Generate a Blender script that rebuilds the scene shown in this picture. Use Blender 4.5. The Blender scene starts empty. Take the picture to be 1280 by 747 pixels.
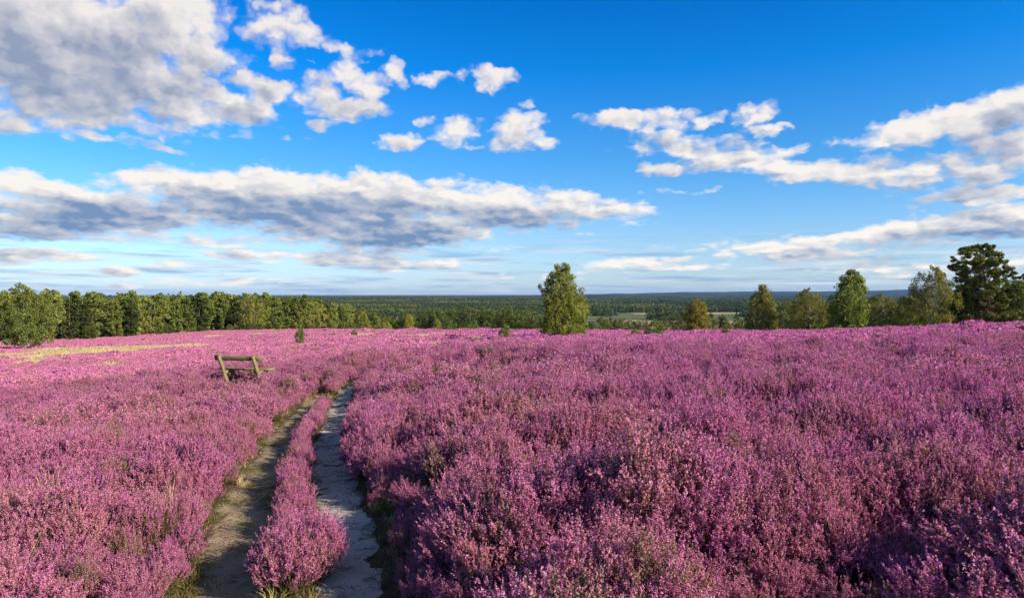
import bpy, bmesh, math, random
import numpy as np
from math import radians, sin, cos, tan, atan, atan2, asin, pi, sqrt, exp, log

# ------------------------------------------------------------------ camera, sky, sun, exposure
scene = bpy.context.scene
COL = scene.collection
CAM_H = 1.65
cam_data = bpy.data.cameras.new('camera')
cam_data.lens = 24.0
cam_data.sensor_width = 36.0
cam_data.clip_start = 0.05
cam_data.clip_end = 40000
cam = bpy.data.objects.new('camera', cam_data)
COL.objects.link(cam)
cam.location = (0, 0, CAM_H)
cam.rotation_euler = (radians(90 - 0.5), 0, 0)
scene.camera = cam
F = 853.0            # focal length in pixels of the 1280 wide photograph
HX, HY = 640.0, 366.0  # principal column, horizon row

SUN_ELEV, SUN_AZ = radians(26), radians(118)      # azimuth clockwise from +Y (view direction)
SUN_STRENGTH = 5.0
SKY_STRENGTH = 0.11
EXPOSURE = 0.98
SKY_GAIN = 0.66       # the sky as photographed, seen through that exposure
sd = bpy.data.lights.new('sun', 'SUN')
sd.energy = SUN_STRENGTH
sd.angle = radians(0.53)
sd.color = (1.0, 0.90, 0.74)
sun = bpy.data.objects.new('sun', sd)
COL.objects.link(sun)
sun.location = (60, -10, 60)
sun.rotation_euler = (pi / 2 - SUN_ELEV, 0, pi - SUN_AZ)   # light comes from azimuth SUN_AZ

scene.view_settings.view_transform = 'Standard'
scene.view_settings.look = 'None'
scene.view_settings.exposure = EXPOSURE
scene.view_settings.gamma = 1.0
scene.view_settings.use_curve_mapping = False
scene.cycles.max_bounces = 5
scene.cycles.diffuse_bounces = 2
scene.cycles.glossy_bounces = 1
scene.cycles.transmission_bounces = 2
scene.cycles.transparent_max_bounces = 4
scene.cycles.volume_bounces = 0
scene.cycles.use_adaptive_sampling = True
scene.cycles.adaptive_threshold = 0.03
scene.cycles.adaptive_min_samples = 16
scene.cycles.use_denoising = True
scene.cycles.denoiser = 'OPENIMAGEDENOISE'
scene.cycles.denoising_input_passes = 'RGB_ALBEDO_NORMAL'
scene.cycles.sample_clamp_indirect = 4.0


class NT:
    """small helper for building node trees"""
    def __init__(self, tree):
        self.t = tree

    def n(self, kind, **kw):
        nd = self.t.nodes.new(kind)
        for k, v in kw.items():
            setattr(nd, k, v)
        return nd

    def put(self, sock, v):
        if isinstance(v, bpy.types.NodeSocket):
            self.t.links.new(v, sock)
        elif v is not None:
            sock.default_value = v

    def m(self, op, a, b=None, c=None, clamp=False):
        nd = self.n('ShaderNodeMath', operation=op, use_clamp=clamp)
        for i, v in enumerate((a, b, c)):
            self.put(nd.inputs[i], v)
        return nd.outputs[0]

    def v(self, op, a, b=None, s=None):
        nd = self.n('ShaderNodeVectorMath', operation=op)
        self.put(nd.inputs[0], a)
        self.put(nd.inputs[1], b)
        if s is not None:
            self.put(nd.inputs['Scale'], s)
        return nd.outputs['Value'] if op in ('LENGTH', 'DOT_PRODUCT', 'DISTANCE') else nd.outputs[0]

    def noise(self, vec, scale, detail=3, rough=.55, color=False, dist=0.0, dim='3D'):
        nd = self.n('ShaderNodeTexNoise', noise_dimensions=dim)
        self.put(nd.inputs['Vector'], vec)
        nd.inputs['Scale'].default_value = scale
        nd.inputs['Detail'].default_value = detail
        nd.inputs['Roughness'].default_value = rough
        nd.inputs['Distortion'].default_value = dist
        return nd.outputs['Color' if color else 'Fac']

    def smooth(self, x, a, b, lo=0.0, hi=1.0):
        nd = self.n('ShaderNodeMapRange', interpolation_type='SMOOTHSTEP')
        self.put(nd.inputs['Value'], x)
        for k, v in (('From Min', a), ('From Max', b), ('To Min', lo), ('To Max', hi)):
            self.put(nd.inputs[k], v)
        return nd.outputs['Result']

    def lin(self, x, a, b, lo=0.0, hi=1.0):
        nd = self.n('ShaderNodeMapRange')
        self.put(nd.inputs['Value'], x)
        for k, v in (('From Min', a), ('From Max', b), ('To Min', lo), ('To Max', hi)):
            self.put(nd.inputs[k], v)
        return nd.outputs['Result']

    def mix(self, f, a, b, blend='MIX'):
        nd = self.n('ShaderNodeMix', data_type='RGBA', blend_type=blend)
        self.put(nd.inputs[0], f)
        for s, v in ((nd.inputs[6], a), (nd.inputs[7], b)):
            if isinstance(v, tuple) and len(v) == 3:
                v = v + (1.0,)
            self.put(s, v)
        return nd.outputs[2]

    def ramp(self, x, stops):
        nd = self.n('ShaderNodeValToRGB')
        self.put(nd.inputs[0], x)
        cr = nd.color_ramp
        while len(cr.elements) < len(stops):
            cr.elements.new(0.5)
        for e, (p, c) in zip(cr.elements, stops):
            e.position = p
            e.color = tuple(c) + (1.0,) if len(c) == 3 else c
        return nd.outputs[0]

    def xyz(self, vec):
        nd = self.n('ShaderNodeSeparateXYZ')
        self.put(nd.inputs[0], vec)
        return nd.outputs

    def comb(self, x, y, z=0.0):
        nd = self.n('ShaderNodeCombineXYZ')
        for i, v in enumerate((x, y, z)):
            self.put(nd.inputs[i], v)
        return nd.outputs[0]


# cumulus groups: centre (column, row), half axes, strength, tilt in degrees - turned into azimuth and elevation below
CLOUDS = [
    (80, 40, 190, 62, 1.7, 0), (110, 100, 170, 60, 1.5, 0), (215, 25, 95, 55, 1.1, -18), (255, 62, 75, 30, 1.0, -25), (48, 122, 85, 42, 1.2, 0), (195, 105, 90, 45, 1.1, 15),
    (235, 130, 75, 34, 1.1, 10), (150, 150, 60, 20, .8, 0), (100, 148, 70, 22, 1.0, 0), (40, 160, 80, 16, .8, 0), (300, 138, 55, 17, .8, 0),
    (140, 176, 85, 7, .8, 4), (205, 184, 30, 5, .6, 8),
    (345, 32, 50, 14, .9, -8), (372, 44, 52, 20, .9, -12), (352, 72, 26, 15, 1, 0), (320, 106, 52, 18, 1.1, 3), (400, 108, 34, 26, 1, 0), (425, 132, 56, 20, 1, 5),
    (443, 88, 22, 20, .8, 0), (494, 94, 19, 17, 1, 0), (455, 70, 30, 9, .5, 0), (398, 156, 36, 8, .8, 0), (340, 172, 40, 7, .5, 0), (340, 10, 30, 8, .5, 0),
    (420, 60, 26, 10, .7, -10), (470, 110, 24, 14, .8, 0), (400, 75, 20, 8, .6, 0), (375, 20, 34, 9, .7, -15), (300, 40, 30, 12, .7, -20), (440, 150, 34, 8, .8, 0), (565, 148, 20, 6, .6, 0), (610, 150, 24, 8, .7, 0), (675, 150, 18, 10, .7, 0), (600, 185, 30, 6, .6, 0), (545, 101, 22, 9, .9, 0), (612, 99, 40, 15, .9, 6), (508, 180, 28, 14, 1, 0), (580, 165, 42, 22, .9, 0), (640, 163, 48, 24, 1, 0), (690, 180, 30, 8, .6, 0),
    (525, 148, 26, 8, .8, 0), (670, 131, 13, 8, .7, 0),
    (60, 238, 110, 22, 1.1, 0), (120, 264, 180, 36, 1.5, 0), (400, 252, 260, 38, 1.6, 0), (330, 262, 130, 30, 1.2, 0), (460, 280, 170, 32, 1.5, 0), (500, 296, 90, 22, 1.2, 0),
    (600, 262, 160, 30, 1.3, 0), (700, 258, 110, 22, 1.1, 4), (60, 292, 140, 13, .9, 0), (250, 300, 100, 12, .7, 0),
    (40, 320, 120, 12, 1, 0), (150, 338, 38, 9, 1, 0), (195, 331, 60, 6, .7, 0), (298, 322, 42, 9, 1, 0), (343, 321, 24, 8, .9, 0), (450, 324, 90, 13, 1.1, 0),
    (530, 330, 60, 9, .9, 0), (470, 337, 60, 6, .8, 0), (150, 358, 30, 5, .6, 0), (240, 352, 50, 5, .5, 0), (330, 350, 40, 6, .5, 0),
    (770, 152, 42, 13, .9, 0), (830, 149, 36, 16, 1, 0), (888, 148, 30, 10, .9, 0), (942, 142, 36, 14, .9, -12), (948, 163, 26, 6, .6, 0), (845, 182, 100, 18, .9, 5),
    (830, 213, 40, 12, 1, 0), (910, 197, 80, 19, 1, 8), (1005, 213, 80, 16, 1, 4), (1085, 215, 75, 20, 1.1, 0), (1180, 212, 120, 24, 1.1, -3), (985, 190, 30, 8, .6, -8),
    (1170, 155, 110, 22, 1.1, -9), (1260, 140, 80, 34, 1.2, -25), (1255, 185, 90, 20, 1.1, 0), (1235, 243, 110, 13, .9, -4), (1050, 175, 40, 8, .4, 0),
    (1230, 280, 190, 20, 1.2, -3), (1100, 290, 90, 17, 1.1, -10), (1000, 308, 120, 15, 1.0, -4), (1080, 312, 130, 13, 1, -3), (890, 308, 70, 7, .7, 0),
    (805, 327, 75, 9, 1, -4), (810, 334, 90, 6, .8, 0), (1130, 335, 160, 12, .7, 0), (750, 290, 40, 4, .35, 0), (690, 310, 60, 4, .35, 0), (1225, 325, 110, 12, .6, 0),
    (860, 240, 50, 4, .35, 0), (700, 345, 80, 5, .5, 0),
    # beyond the frame on both sides and overhead
    (-330, 60, 260, 90, 1.2, 10), (-500, 270, 330, 40, 1.2, 0), (1700, 130, 260, 60, 1.1, -5), (1900, 290, 330, 25, 1.0, 0),
]


def build_world():
    w = bpy.data.worlds.new('World')
    scene.world = w
    w.use_nodes = True
    w.node_tree.nodes.clear()
    T = NT(w.node_tree)
    sky = T.n('ShaderNodeTexSky', sky_type='NISHITA', sun_disc=False)
    sky.sun_elevation = SUN_ELEV
    sky.sun_rotation = SUN_AZ
    sky.altitude = 100
    sky.air_density = 1.0
    sky.dust_density = 0.6
    sky.ozone_density = 3.0
    # cloud fields as node groups: the sky is cut into azimuth sectors so that a ray only works out the clouds near it
    def field_group(name, lo, hi):
        g = bpy.data.node_groups.new(name, 'ShaderNodeTree')
        g.interface.new_socket('P', in_out='INPUT', socket_type='NodeSocketVector')
        g.interface.new_socket('F', in_out='OUTPUT', socket_type='NodeSocketFloat')
        G = NT(g)
        gi = G.n('NodeGroupInput')
        go = G.n('NodeGroupOutput')
        acc = None
        pv = gi.outputs[0]
        k = 0
        for (cx, cy, rx, ry, amp, tilt) in CLOUDS:
            u, v = (cx - HX) / F, (HY - cy) / F
            az = atan(u)
            el = atan(v * cos(az))
            kx, ky = cos(az) ** 2, cos(az)
            reach = rx * kx * 1.15 * sqrt(1 + 1.4 / amp) + 75
            if az * F + reach < lo or az * F - reach > hi:
                continue
            k += 1
            if k % 6 == 5:      # ties the order of evaluation so the shader stack stays small
                pv = G.v('ADD', gi.outputs[0], G.m('MULTIPLY', acc, 1e-9))
            mp = G.n('ShaderNodeMapping', vector_type='TEXTURE')
            G.put(mp.inputs['Vector'], pv)
            mp.inputs['Location'].default_value = (az * F, el * F, 0)
            mp.inputs['Rotation'].default_value = (0, 0, radians(-tilt))
            mp.inputs['Scale'].default_value = (rx * kx * 1.15, ry * ky * 1.15, 1)
            d2 = G.v('DOT_PRODUCT', mp.outputs[0], mp.outputs[0])
            f = G.m('MULTIPLY_ADD', d2, -amp, amp)
            acc = G.m('SMOOTH_MAX', acc if acc is not None else -1.1, f, 0.3)
        G.put(go.inputs[0], acc)
        return g

    tc = T.n('ShaderNodeTexCoord')
    d = tc.outputs['Generated']
    x, y, z = T.xyz(d)
    az = T.m('ARCTAN2', x, y)
    el = T.m('ARCSINE', z)
    A = T.m('MULTIPLY', az, F)
    E = T.m('MULTIPLY', el, F)
    # noise coordinates: clouds flatten towards the horizon
    Ep = T.m('MAXIMUM', E, 0.0)
    EN = T.m('MULTIPLY', T.m('LOGARITHM', T.m('MULTIPLY_ADD', Ep, 1 / 110.0, 1.0), 2.718), 480.0)
    N = T.comb(A, EN, 0.0)
    P = T.comb(A, E, 0.0)
    elf = T.lin(Ep, 0, 260, 0.25, 1.0)     # finer structure low down, where clouds are far
    wn = T.noise(N, 1 / 85.0, 1, .5, color=True, dim='2D')
    w1 = T.v('SUBTRACT', wn, (0.5, 0.5, 0.5))
    wn2 = T.noise(N, 1 / 20.0, 2, .6, color=True, dim='2D')
    w2 = T.v('SUBTRACT', wn2, (0.5, 0.5, 0.5))
    warp = T.v('ADD', T.v('MULTIPLY', w1, (70, 34, 0)), T.v('MULTIPLY', w2, (20, 15, 0)))
    warp = T.v('SCALE', warp, s=elf)
    PW = T.v('ADD', P, warp)

    def detail(vec):
        a = T.noise(vec, 1 / 70.0, 7, .54, dim='2D')
        vo = T.n('ShaderNodeTexVoronoi', feature='SMOOTH_F1', voronoi_dimensions='2D')
        T.put(vo.inputs['Vector'], vec)
        vo.inputs['Scale'].default_value = 1 / 30.0
        vo.inputs['Detail'].default_value = 2.0
        vo.inputs['Roughness'].default_value = 0.5
        vo.inputs['Smoothness'].default_value = 0.6
        b = T.m('SUBTRACT', 0.42, vo.outputs['Distance'])
        a = T.m('MULTIPLY', T.m('SUBTRACT', a, 0.5), 3.0)
        return T.m('ADD', a, T.m('MULTIPLY', b, 1.25))

    NW = T.v('ADD', N, T.v('MULTIPLY', w2, (14, 14, 0)))

    det0 = detail(NW)
    det1 = detail(T.v('ADD', NW, (7, 12, 0)))
    lit_c = T.mix(T.lin(E, 0, 300), (1.0, 0.95, 0.88), (0.86, 0.81, 0.80))
    shade_c = T.mix(T.lin(E, 60, 300), (0.17, 0.29, 0.50), (0.33, 0.37, 0.49))
    # thin pale layers close to the horizon
    st = T.noise(T.comb(T.m('MULTIPLY', A, 1 / 150.0), T.m('MULTIPLY', E, 1 / 9.0), 0.0), 1.0, 4, .6, dim='2D')
    band = T.m('MULTIPLY', T.smooth(st, 0.42, 0.68), T.m('MULTIPLY', T.smooth(E, 85, 30), 0.8))
    stcol = T.mix(T.smooth(T.noise(T.comb(T.m('MULTIPLY', A, 1 / 110.0), T.m('MULTIPLY', E, 1 / 7.0), 3.0), 1.0, 3, .5, dim='2D'), .3, .7), (0.25, 0.43, 0.66), (0.74, 0.80, 0.86))
    # clear sky: Nishita, its colour deepened as the photograph's is
    tint = T.ramp(T.lin(E, 0, 730), [(e / 730.0, tuple(v / 1.75 for v in c)) for e, c in SKY_TINT])
    clear = T.mix(1.0, sky.outputs[0], tint, 'MULTIPLY')
    clear = T.v('SCALE', clear, s=0.12 * 1.75)
    base = T.mix(band, clear, stcol)

    wx = T.xyz(wn)[0]

    def background(col):
        bg = T.n('ShaderNodeBackground')
        bg.inputs['Strength'].default_value = SKY_STRENGTH
        T.put(bg.inputs['Color'], T.v('SCALE', col, s=SKY_GAIN * 1.03 * 2 ** (0.6 - EXPOSURE) / SKY_STRENGTH))
        return bg.outputs[0]

    def sector(name, lo, hi):
        g = field_group(name, lo, hi)

        def density(off, ndet):
            gr = T.n('ShaderNodeGroup', node_tree=g)
            T.put(gr.inputs[0], PW if off is None else T.v('ADD', PW, T.v('SCALE', off, s=elf)))
            return T.m('ADD', gr.outputs[0], ndet)
        D0 = density(None, T.m('MULTIPLY', det0, CL['det']))
        D1 = density(CL['o1'], T.m('MULTIPLY', det1, CL['det'] * .55))
        D2 = density(CL['o2'], T.m('MULTIPLY', det1, CL['det'] * .15))
        alpha = T.smooth(D0, CL['a0'], CL['a1'])
        occ = T.m('ADD', T.m('MULTIPLY', T.smooth(D1, *CL['s1']), CL['w1']), T.m('MULTIPLY', T.smooth(D2, *CL['s2']), 1 - CL['w1']))
        relief = T.m('MULTIPLY', T.m('SUBTRACT', det0, det1), CL['relief'])
        soft = T.m('MULTIPLY', T.m('SUBTRACT', wx, .5), .75)
        lit = T.m('ADD', T.m('ADD', T.m('SUBTRACT', 1.0, occ), relief), soft)
        ccol = T.mix(T.lin(lit, *CL['lit']), shade_c, lit_c)
        # thin cloud lets the sky through as a bluish white
        return background(T.mix(alpha, base, ccol))

    def choose(f, a, b):
        nd = T.n('ShaderNodeMixShader')
        T.put(nd.inputs[0], f)
        T.t.links.new(a, nd.inputs[1])
        T.t.links.new(b, nd.inputs[2])
        return nd.outputs[0]

    cuts = [-680, -420, -210, -60, 120, 340, 680]
    sh = None
    for k in range(len(cuts) - 1):
        s_ = sector('cloud_field', cuts[k], cuts[k + 1])
        sh = s_ if sh is None else choose(T.m('GREATER_THAN', A, float(cuts[k])), sh, s_)
    # the rest of the sky: scattered cumulus without a plan
    gen = T.smooth(T.m('ADD', T.m('MULTIPLY', det0, 0.5), T.noise(N, 1 / 260.0, 2, .5, dim='2D')), .45, .95)
    rest = background(T.mix(gen, base, T.mix(.5, shade_c, lit_c)))
    outside = T.m('MAXIMUM', T.m('GREATER_THAN', T.m('ABSOLUTE', A), 680.0), T.m('GREATER_THAN', E, 520.0))
    sh = choose(outside, sh, rest)
    below = T.n('ShaderNodeBackground')
    below.inputs['Color'].default_value = (0.08, 0.08, 0.06, 1)
    sh = choose(T.m('LESS_THAN', E, -12.0), sh, below.outputs[0])
    out = T.n('ShaderNodeOutputWorld')
    T.put(out.inputs[0], sh)
    w.cycles.sampling_method = 'MANUAL'
    w.cycles.sample_map_resolution = 512

CL = dict(det=.58, o1=(8, 13, 0), o2=(20, 42, 0), a0=-.08, a1=.74, s1=(0.15, 1.5), s2=(-0.3, 1.2), w1=.42, relief=.26, lit=(-.14, .93))

SKY_TINT = [(0, (1.15, 1.4, 2.0)), (20, (1.0, 1.25, 1.78)), (66, (.85, 1.15, 1.55)), (150, (.40, 1.03, 1.52)), (265, (.03, .88, 1.68)), (365, (.0, .69, 1.55)), (450, (.10, .66, 1.4)), (640, (.9, 1.0, 1.1))]
build_world()

# ------------------------------------------------------------------ helpers
def tag(o, label=None, cat=None, group=None, kind=None):
    if label: o['label'] = label
    if cat: o['category'] = cat
    if group: o['group'] = group
    if kind: o['kind'] = kind
    return o


def link(name, data, parent=None):
    o = bpy.data.objects.new(name, data)
    COL.objects.link(o)
    if parent is not None:
        o.parent = parent
    return o


def new_mat(name):
    m = bpy.data.materials.new(name)
    m.use_nodes = True
    m.node_tree.nodes.clear()
    return m, NT(m.node_tree)


def finish(T, surf, disp=None):
    o = T.n('ShaderNodeOutputMaterial')
    T.put(o.inputs['Surface'], surf)


def principled(T, col, rough=.8, bump=None, spec=.3):
    p = T.n('ShaderNodeBsdfPrincipled')
    T.put(p.inputs['Base Color'], col if not (isinstance(col, tuple) and len(col) == 3) else col + (1.0,))
    T.put(p.inputs['Roughness'], rough)
    p.inputs['Specular IOR Level'].default_value = spec
    if bump is not None:
        T.put(p.inputs['Normal'], bump)
    return p.outputs[0]


def bump(T, h, strength=.5, dist=.02):
    b = T.n('ShaderNodeBump')
    b.inputs['Strength'].default_value = strength
    b.inputs['Distance'].default_value = dist
    T.put(b.inputs['Height'], h)
    return b.outputs[0]


def leafy(T, col, trans=.35, tcol=None):
    """a thin leaf or petal: diffuse on both sides, part of the light passing through"""
    d = T.n('ShaderNodeBsdfDiffuse')
    T.put(d.inputs['Color'], col)
    t = T.n('ShaderNodeBsdfTranslucent')
    T.put(t.inputs['Color'], tcol if tcol is not None else col)
    m = T.n('ShaderNodeMixShader')
    m.inputs[0].default_value = trans
    T.t.links.new(d.outputs[0], m.inputs[1])
    T.t.links.new(t.outputs[0], m.inputs[2])
    return m.outputs[0]


def attr(T, name, out='Fac'):
    a = T.n('ShaderNodeAttribute', attribute_name=name)
    return a.outputs[out]


class Q:
    """collects quads (and tubes) in numpy arrays and makes one mesh of them"""
    def __init__(self):
        self.v, self.f, self.m, self.a, self.n = [], [], [], [], 0

    def quads(self, P, mat=0, a=0.5):
        """P: (n,4,3)"""
        k = len(P)
        if k == 0: return
        self.v.append(P.reshape(-1, 3))
        self.f.append(np.arange(k * 4).reshape(k, 4) + self.n)
        self.m.append(np.full(k, mat) if np.isscalar(mat) else mat)
        self.a.append(np.full(k, a) if np.isscalar(a) else a)
        self.n += k * 4

    def grid(self, V, mat=0, a=0.5, closed=False):
        """V: (rows, cols, 3) surface"""
        r, c = V.shape[:2]
        idx = np.arange(r * c).reshape(r, c) + self.n
        if closed:
            idx = np.concatenate([idx, idx[:, :1]], 1)
        f = np.stack([idx[:-1, :-1], idx[:-1, 1:], idx[1:, 1:], idx[1:, :-1]], -1).reshape(-1, 4)
        self.v.append(V.reshape(-1, 3)); self.f.append(f)
        self.m.append(np.full(len(f), mat)); self.a.append(np.full(len(f), a))
        self.n += r * c

    def tube(self, pts, rad, seg=6, mat=0, a=0.5):
        pts = np.asarray(pts, float); rad = np.asarray(rad, float)
        t = np.gradient(pts, axis=0)
        t /= np.linalg.norm(t, axis=1, keepdims=True) + 1e-9
        ref = np.where(np.abs(t[:, 2:3]) > .9, np.array([[1., 0, 0]]), np.array([[0, 0, 1.]]))
        u = np.cross(t, ref); u /= np.linalg.norm(u, axis=1, keepdims=True) + 1e-9
        w = np.cross(t, u)
        ang = np.linspace(0, 2 * pi, seg, endpoint=False)
        V = pts[:, None] + rad[:, None, None] * (np.cos(ang)[None, :, None] * u[:, None] + np.sin(ang)[None, :, None] * w[:, None])
        self.grid(V, mat, a, closed=True)

    def mesh(self, name, mats, smooth=False):
        me = bpy.data.meshes.new(name)
        V = np.concatenate(self.v).astype(np.float32); Fc = np.concatenate(self.f).astype(np.int32)
        me.vertices.add(len(V)); me.vertices.foreach_set('co', V.ravel())
        me.loops.add(Fc.size); me.loops.foreach_set('vertex_index', Fc.ravel())
        me.polygons.add(len(Fc))
        me.polygons.foreach_set('loop_start', np.arange(0, Fc.size, 4, dtype=np.int32))
        me.polygons.foreach_set('material_index', np.concatenate(self.m).astype(np.int32))
        me.update(calc_edges=True)
        at = me.attributes.new('v', 'FLOAT', 'FACE')
        at.data.foreach_set('value', np.concatenate(self.a).astype(np.float32))
        if smooth:
            me.polygons.foreach_set('use_smooth', np.ones(len(Fc), bool))
        for m in mats: me.materials.append(m)
        me.validate()
        return me


def unit(v):
    return v / (np.linalg.norm(v, axis=-1, keepdims=True) + 1e-9)


def cards(rng, c, nrm, size, aspect=1.4):
    """leaf-shaped diamonds at c facing nrm"""
    n = len(c)
    r = unit(rng.normal(size=(n, 3)))
    u = unit(np.cross(nrm, r)); w = np.cross(nrm, u)
    s = np.asarray(size).reshape(-1, 1) * np.ones((n, 1))
    L = s * aspect
    return np.stack([c - u * L * .5, c + w * s * .38, c + u * L * .5, c - w * s * .38], 1)


def vnoise(x, y, seed=0):
    """cheap smooth value noise for arrays"""
    x = np.asarray(x, float); y = np.asarray(y, float)
    xi, yi = np.floor(x).astype(np.int64), np.floor(y).astype(np.int64)
    fx, fy = x - xi, y - yi
    fx, fy = fx * fx * (3 - 2 * fx), fy * fy * (3 - 2 * fy)

    def h(i, j):
        k = (i * 374761393 + j * 668265263 + seed * 974634777) & 0x7fffffff
        k = ((k ^ (k >> 13)) * 1274126177) & 0x7fffffff
        return ((k ^ (k >> 16)) & 0xffff) / 65535.0
    return (h(xi, yi) * (1 - fx) + h(xi + 1, yi) * fx) * (1 - fy) + (h(xi, yi + 1) * (1 - fx) + h(xi + 1, yi + 1) * fx) * fy


def fbm(x, y, seed=0, o=3):
    s, a, t = 0, 1, 0
    for k in range(o):
        s = s + a * vnoise(x * 2 ** k + 17 * k, y * 2 ** k, seed + k); t += a; a *= .5
    return s / t


# ------------------------------------------------------------------ terrain height
# surveyed points: direction (lateral over forward), distance forward, metres below the camera
SURVEY = [(-.25, 4.2, 1.88), (-.25, 9, 2.14), (-.25, 20, 2.75), (-.39, 22.6, 2.89), (-.75, 5, 2.05), (-.75, 10, 2.45), (-.75, 20, 3.6), (-.7, 40, 5.2), (-.7, 80, 8.0),
          (-.72, 120, 10.0), (-.64, 190, 13.1), (-.28, 40, 4.3), (-.28, 80, 6.9), (-.28, 150, 9.5), (-.28, 200, 11.4), (-.28, 260, 14.3), (-.22, 330, 20), (-.16, 420, 31), (-.8, 300, 17),
          (0, 5, 1.75), (0, 10, 1.98), (0, 20, 2.45), (.05, 40, 3.45), (.07, 85, 5.95), (0, 150, 8.8), (.0, 210, 12.9), (.0, 300, 24), (.3, 150, 9.1), (.3, 210, 12.5),
          (.7, 5, 1.62), (.7, 10, 1.72), (.7, 20, 2.0), (.7, 40, 2.55), (.75, 60, 3.4), (.7, 75, 4.3), (.6, 120, 7.4), (.4, 128, 7.8), (.7, 160, 10), (.35, 5, 1.66), (.35, 12, 1.92),
          (.4, 20, 2.3), (.4, 40, 3.3), (.4, 65, 4.45), (.7, 300, 22), (.4, 300, 23)]
EYE = CAM_H
pts, val = [], []
for u_, d_, z_ in SURVEY:
    pts.append((atan(u_), d_ * sqrt(1 + u_ * u_))); val.append(-z_)
for k in range(12):
    th = -pi + 2 * pi * k / 12
    for r_, z_ in ((.6, 1.65), (500, 34), (750, 40), (1500, 41), (4000, 41), (9000, 41), (15000, 41)):
        pts.append((th, r_)); val.append(-z_)
    if abs(th) > 1.2:
        for r_, z_ in ((5, 1.6), (30, 1.8), (90, 4), (250, 17)):
            pts.append((th, r_)); val.append(-z_ - (1.5 * (r_ / 30) if th < 0 and r_ < 100 else 0))
pts = np.array(pts); val = np.array(val)


def _feat(th, r):
    s = np.log(r + 4.0)
    # direction counts for less close to the camera
    w = r / (r + 6.0) * .9
    return np.stack([np.sin(th) * w * 1.6, np.cos(th) * w * 1.6, s], -1)


_FP = _feat(pts[:, 0], pts[:, 1])
_D = np.linalg.norm(_FP[:, None] - _FP[None], axis=-1)
_n = len(pts)
_A = np.zeros((_n + 4, _n + 4))
_A[:_n, :_n] = _D ** 3 + np.eye(_n) * 1e-4
_A[:_n, _n] = 1; _A[:_n, _n + 1:] = _FP
_A[_n, :_n] = 1; _A[_n + 1:, :_n] = _FP.T
_W = np.linalg.solve(_A, np.concatenate([val, np.zeros(4)]))


def height(x, y):
    """ground height above the datum under the camera's feet"""
    x = np.atleast_1d(np.asarray(x, float)); y = np.atleast_1d(np.asarray(y, float))
    th, r = np.arctan2(x, y), np.hypot(x, y)
    f = _feat(th, r).reshape(-1, 3)
    out = np.empty(len(f))
    for i in range(0, len(f), 20000):
        d = np.linalg.norm(f[i:i + 20000, None] - _FP[None], axis=-1) ** 3
        out[i:i + 20000] = d @ _W[:_n] + _W[_n] + f[i:i + 20000] @ _W[_n + 1:]
    out = out.reshape(x.shape) + EYE
    out = out + (fbm(x / 9., y / 9., 5) - .5) * .35 * np.clip(r / 30., 0, 1) * np.clip(1.4 - r / 400, 0, 1)
    out = out + (fbm(x / 1.7, y / 1.7, 9) - .5) * .06
    out = out + np.clip((r - 600) / 900, 0, 1) * (fbm(x / 700., y / 700., 15) - .5) * 5
    return out


def ray(px, py):
    """point of the heath seen at a pixel of the 1280 wide photograph"""
    d = np.geomspace(2.5, 420, 500)
    x = (px - HX) / F * d
    z = EYE - (py - HY) / F * d
    g = height(x, d)
    k = np.nonzero(z <= g)[0]
    k = k[0] if len(k) else len(d) - 1
    return float(x[k]), float(d[k])


def pole(px, d):
    return (px - HX) / F * d, d


PATH_R = np.array([(1.3, -5), (.15, 0), (-.55, 2.6), (-.98, 4.2), (-1.31, 5.27), (-1.77, 6.8), (-2.42, 8.96), (-3.18, 12.0), (-4.12, 16.2), (-4.62, 19.0), (-4.75, 22), (-4.5, 26), (-3.6, 31)])
PATH_L = np.array([(.2, -5), (-.8, 0), (-1.42, 2.6), (-1.80, 4.21), (-2.12, 5.27), (-2.6, 6.8), (-3.36, 9.6), (-4.24, 13.2), (-4.72, 16.0), (-4.9, 18.0)])


def densify(P, n=260):
    P = np.asarray(P, float)
    t = np.concatenate([[0], np.cumsum(np.linalg.norm(np.diff(P, axis=0), axis=1))])
    s = np.linspace(0, t[-1], n)
    Q_ = np.stack([np.interp(s, t, P[:, 0]), np.interp(s, t, P[:, 1])], 1)
    for _ in range(6):
        Q_[1:-1] = (Q_[:-2] + 2 * Q_[1:-1] + Q_[2:]) / 4
    return Q_


CR, CLL = densify(PATH_R), densify(PATH_L)


def dist_to(curve, x, y):
    """unsigned distance and side (+ right of the walking direction)"""
    x = np.asarray(x, float).ravel(); y = np.asarray(y, float).ravel()
    out = np.empty(len(x)); side = np.empty(len(x)); par = np.empty(len(x))
    tan_ = np.gradient(curve, axis=0)
    for i in range(0, len(x), 20000):
        dx = x[i:i + 20000, None] - curve[None, :, 0]; dy = y[i:i + 20000, None] - curve[None, :, 1]
        dd = dx * dx + dy * dy
        k = dd.argmin(1); j = np.arange(len(k))
        out[i:i + 20000] = np.sqrt(dd[j, k])
        side[i:i + 20000] = np.sign(dx[j, k] * tan_[k, 1] - dy[j, k] * tan_[k, 0])
        par[i:i + 20000] = k
    return out, side, par


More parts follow.
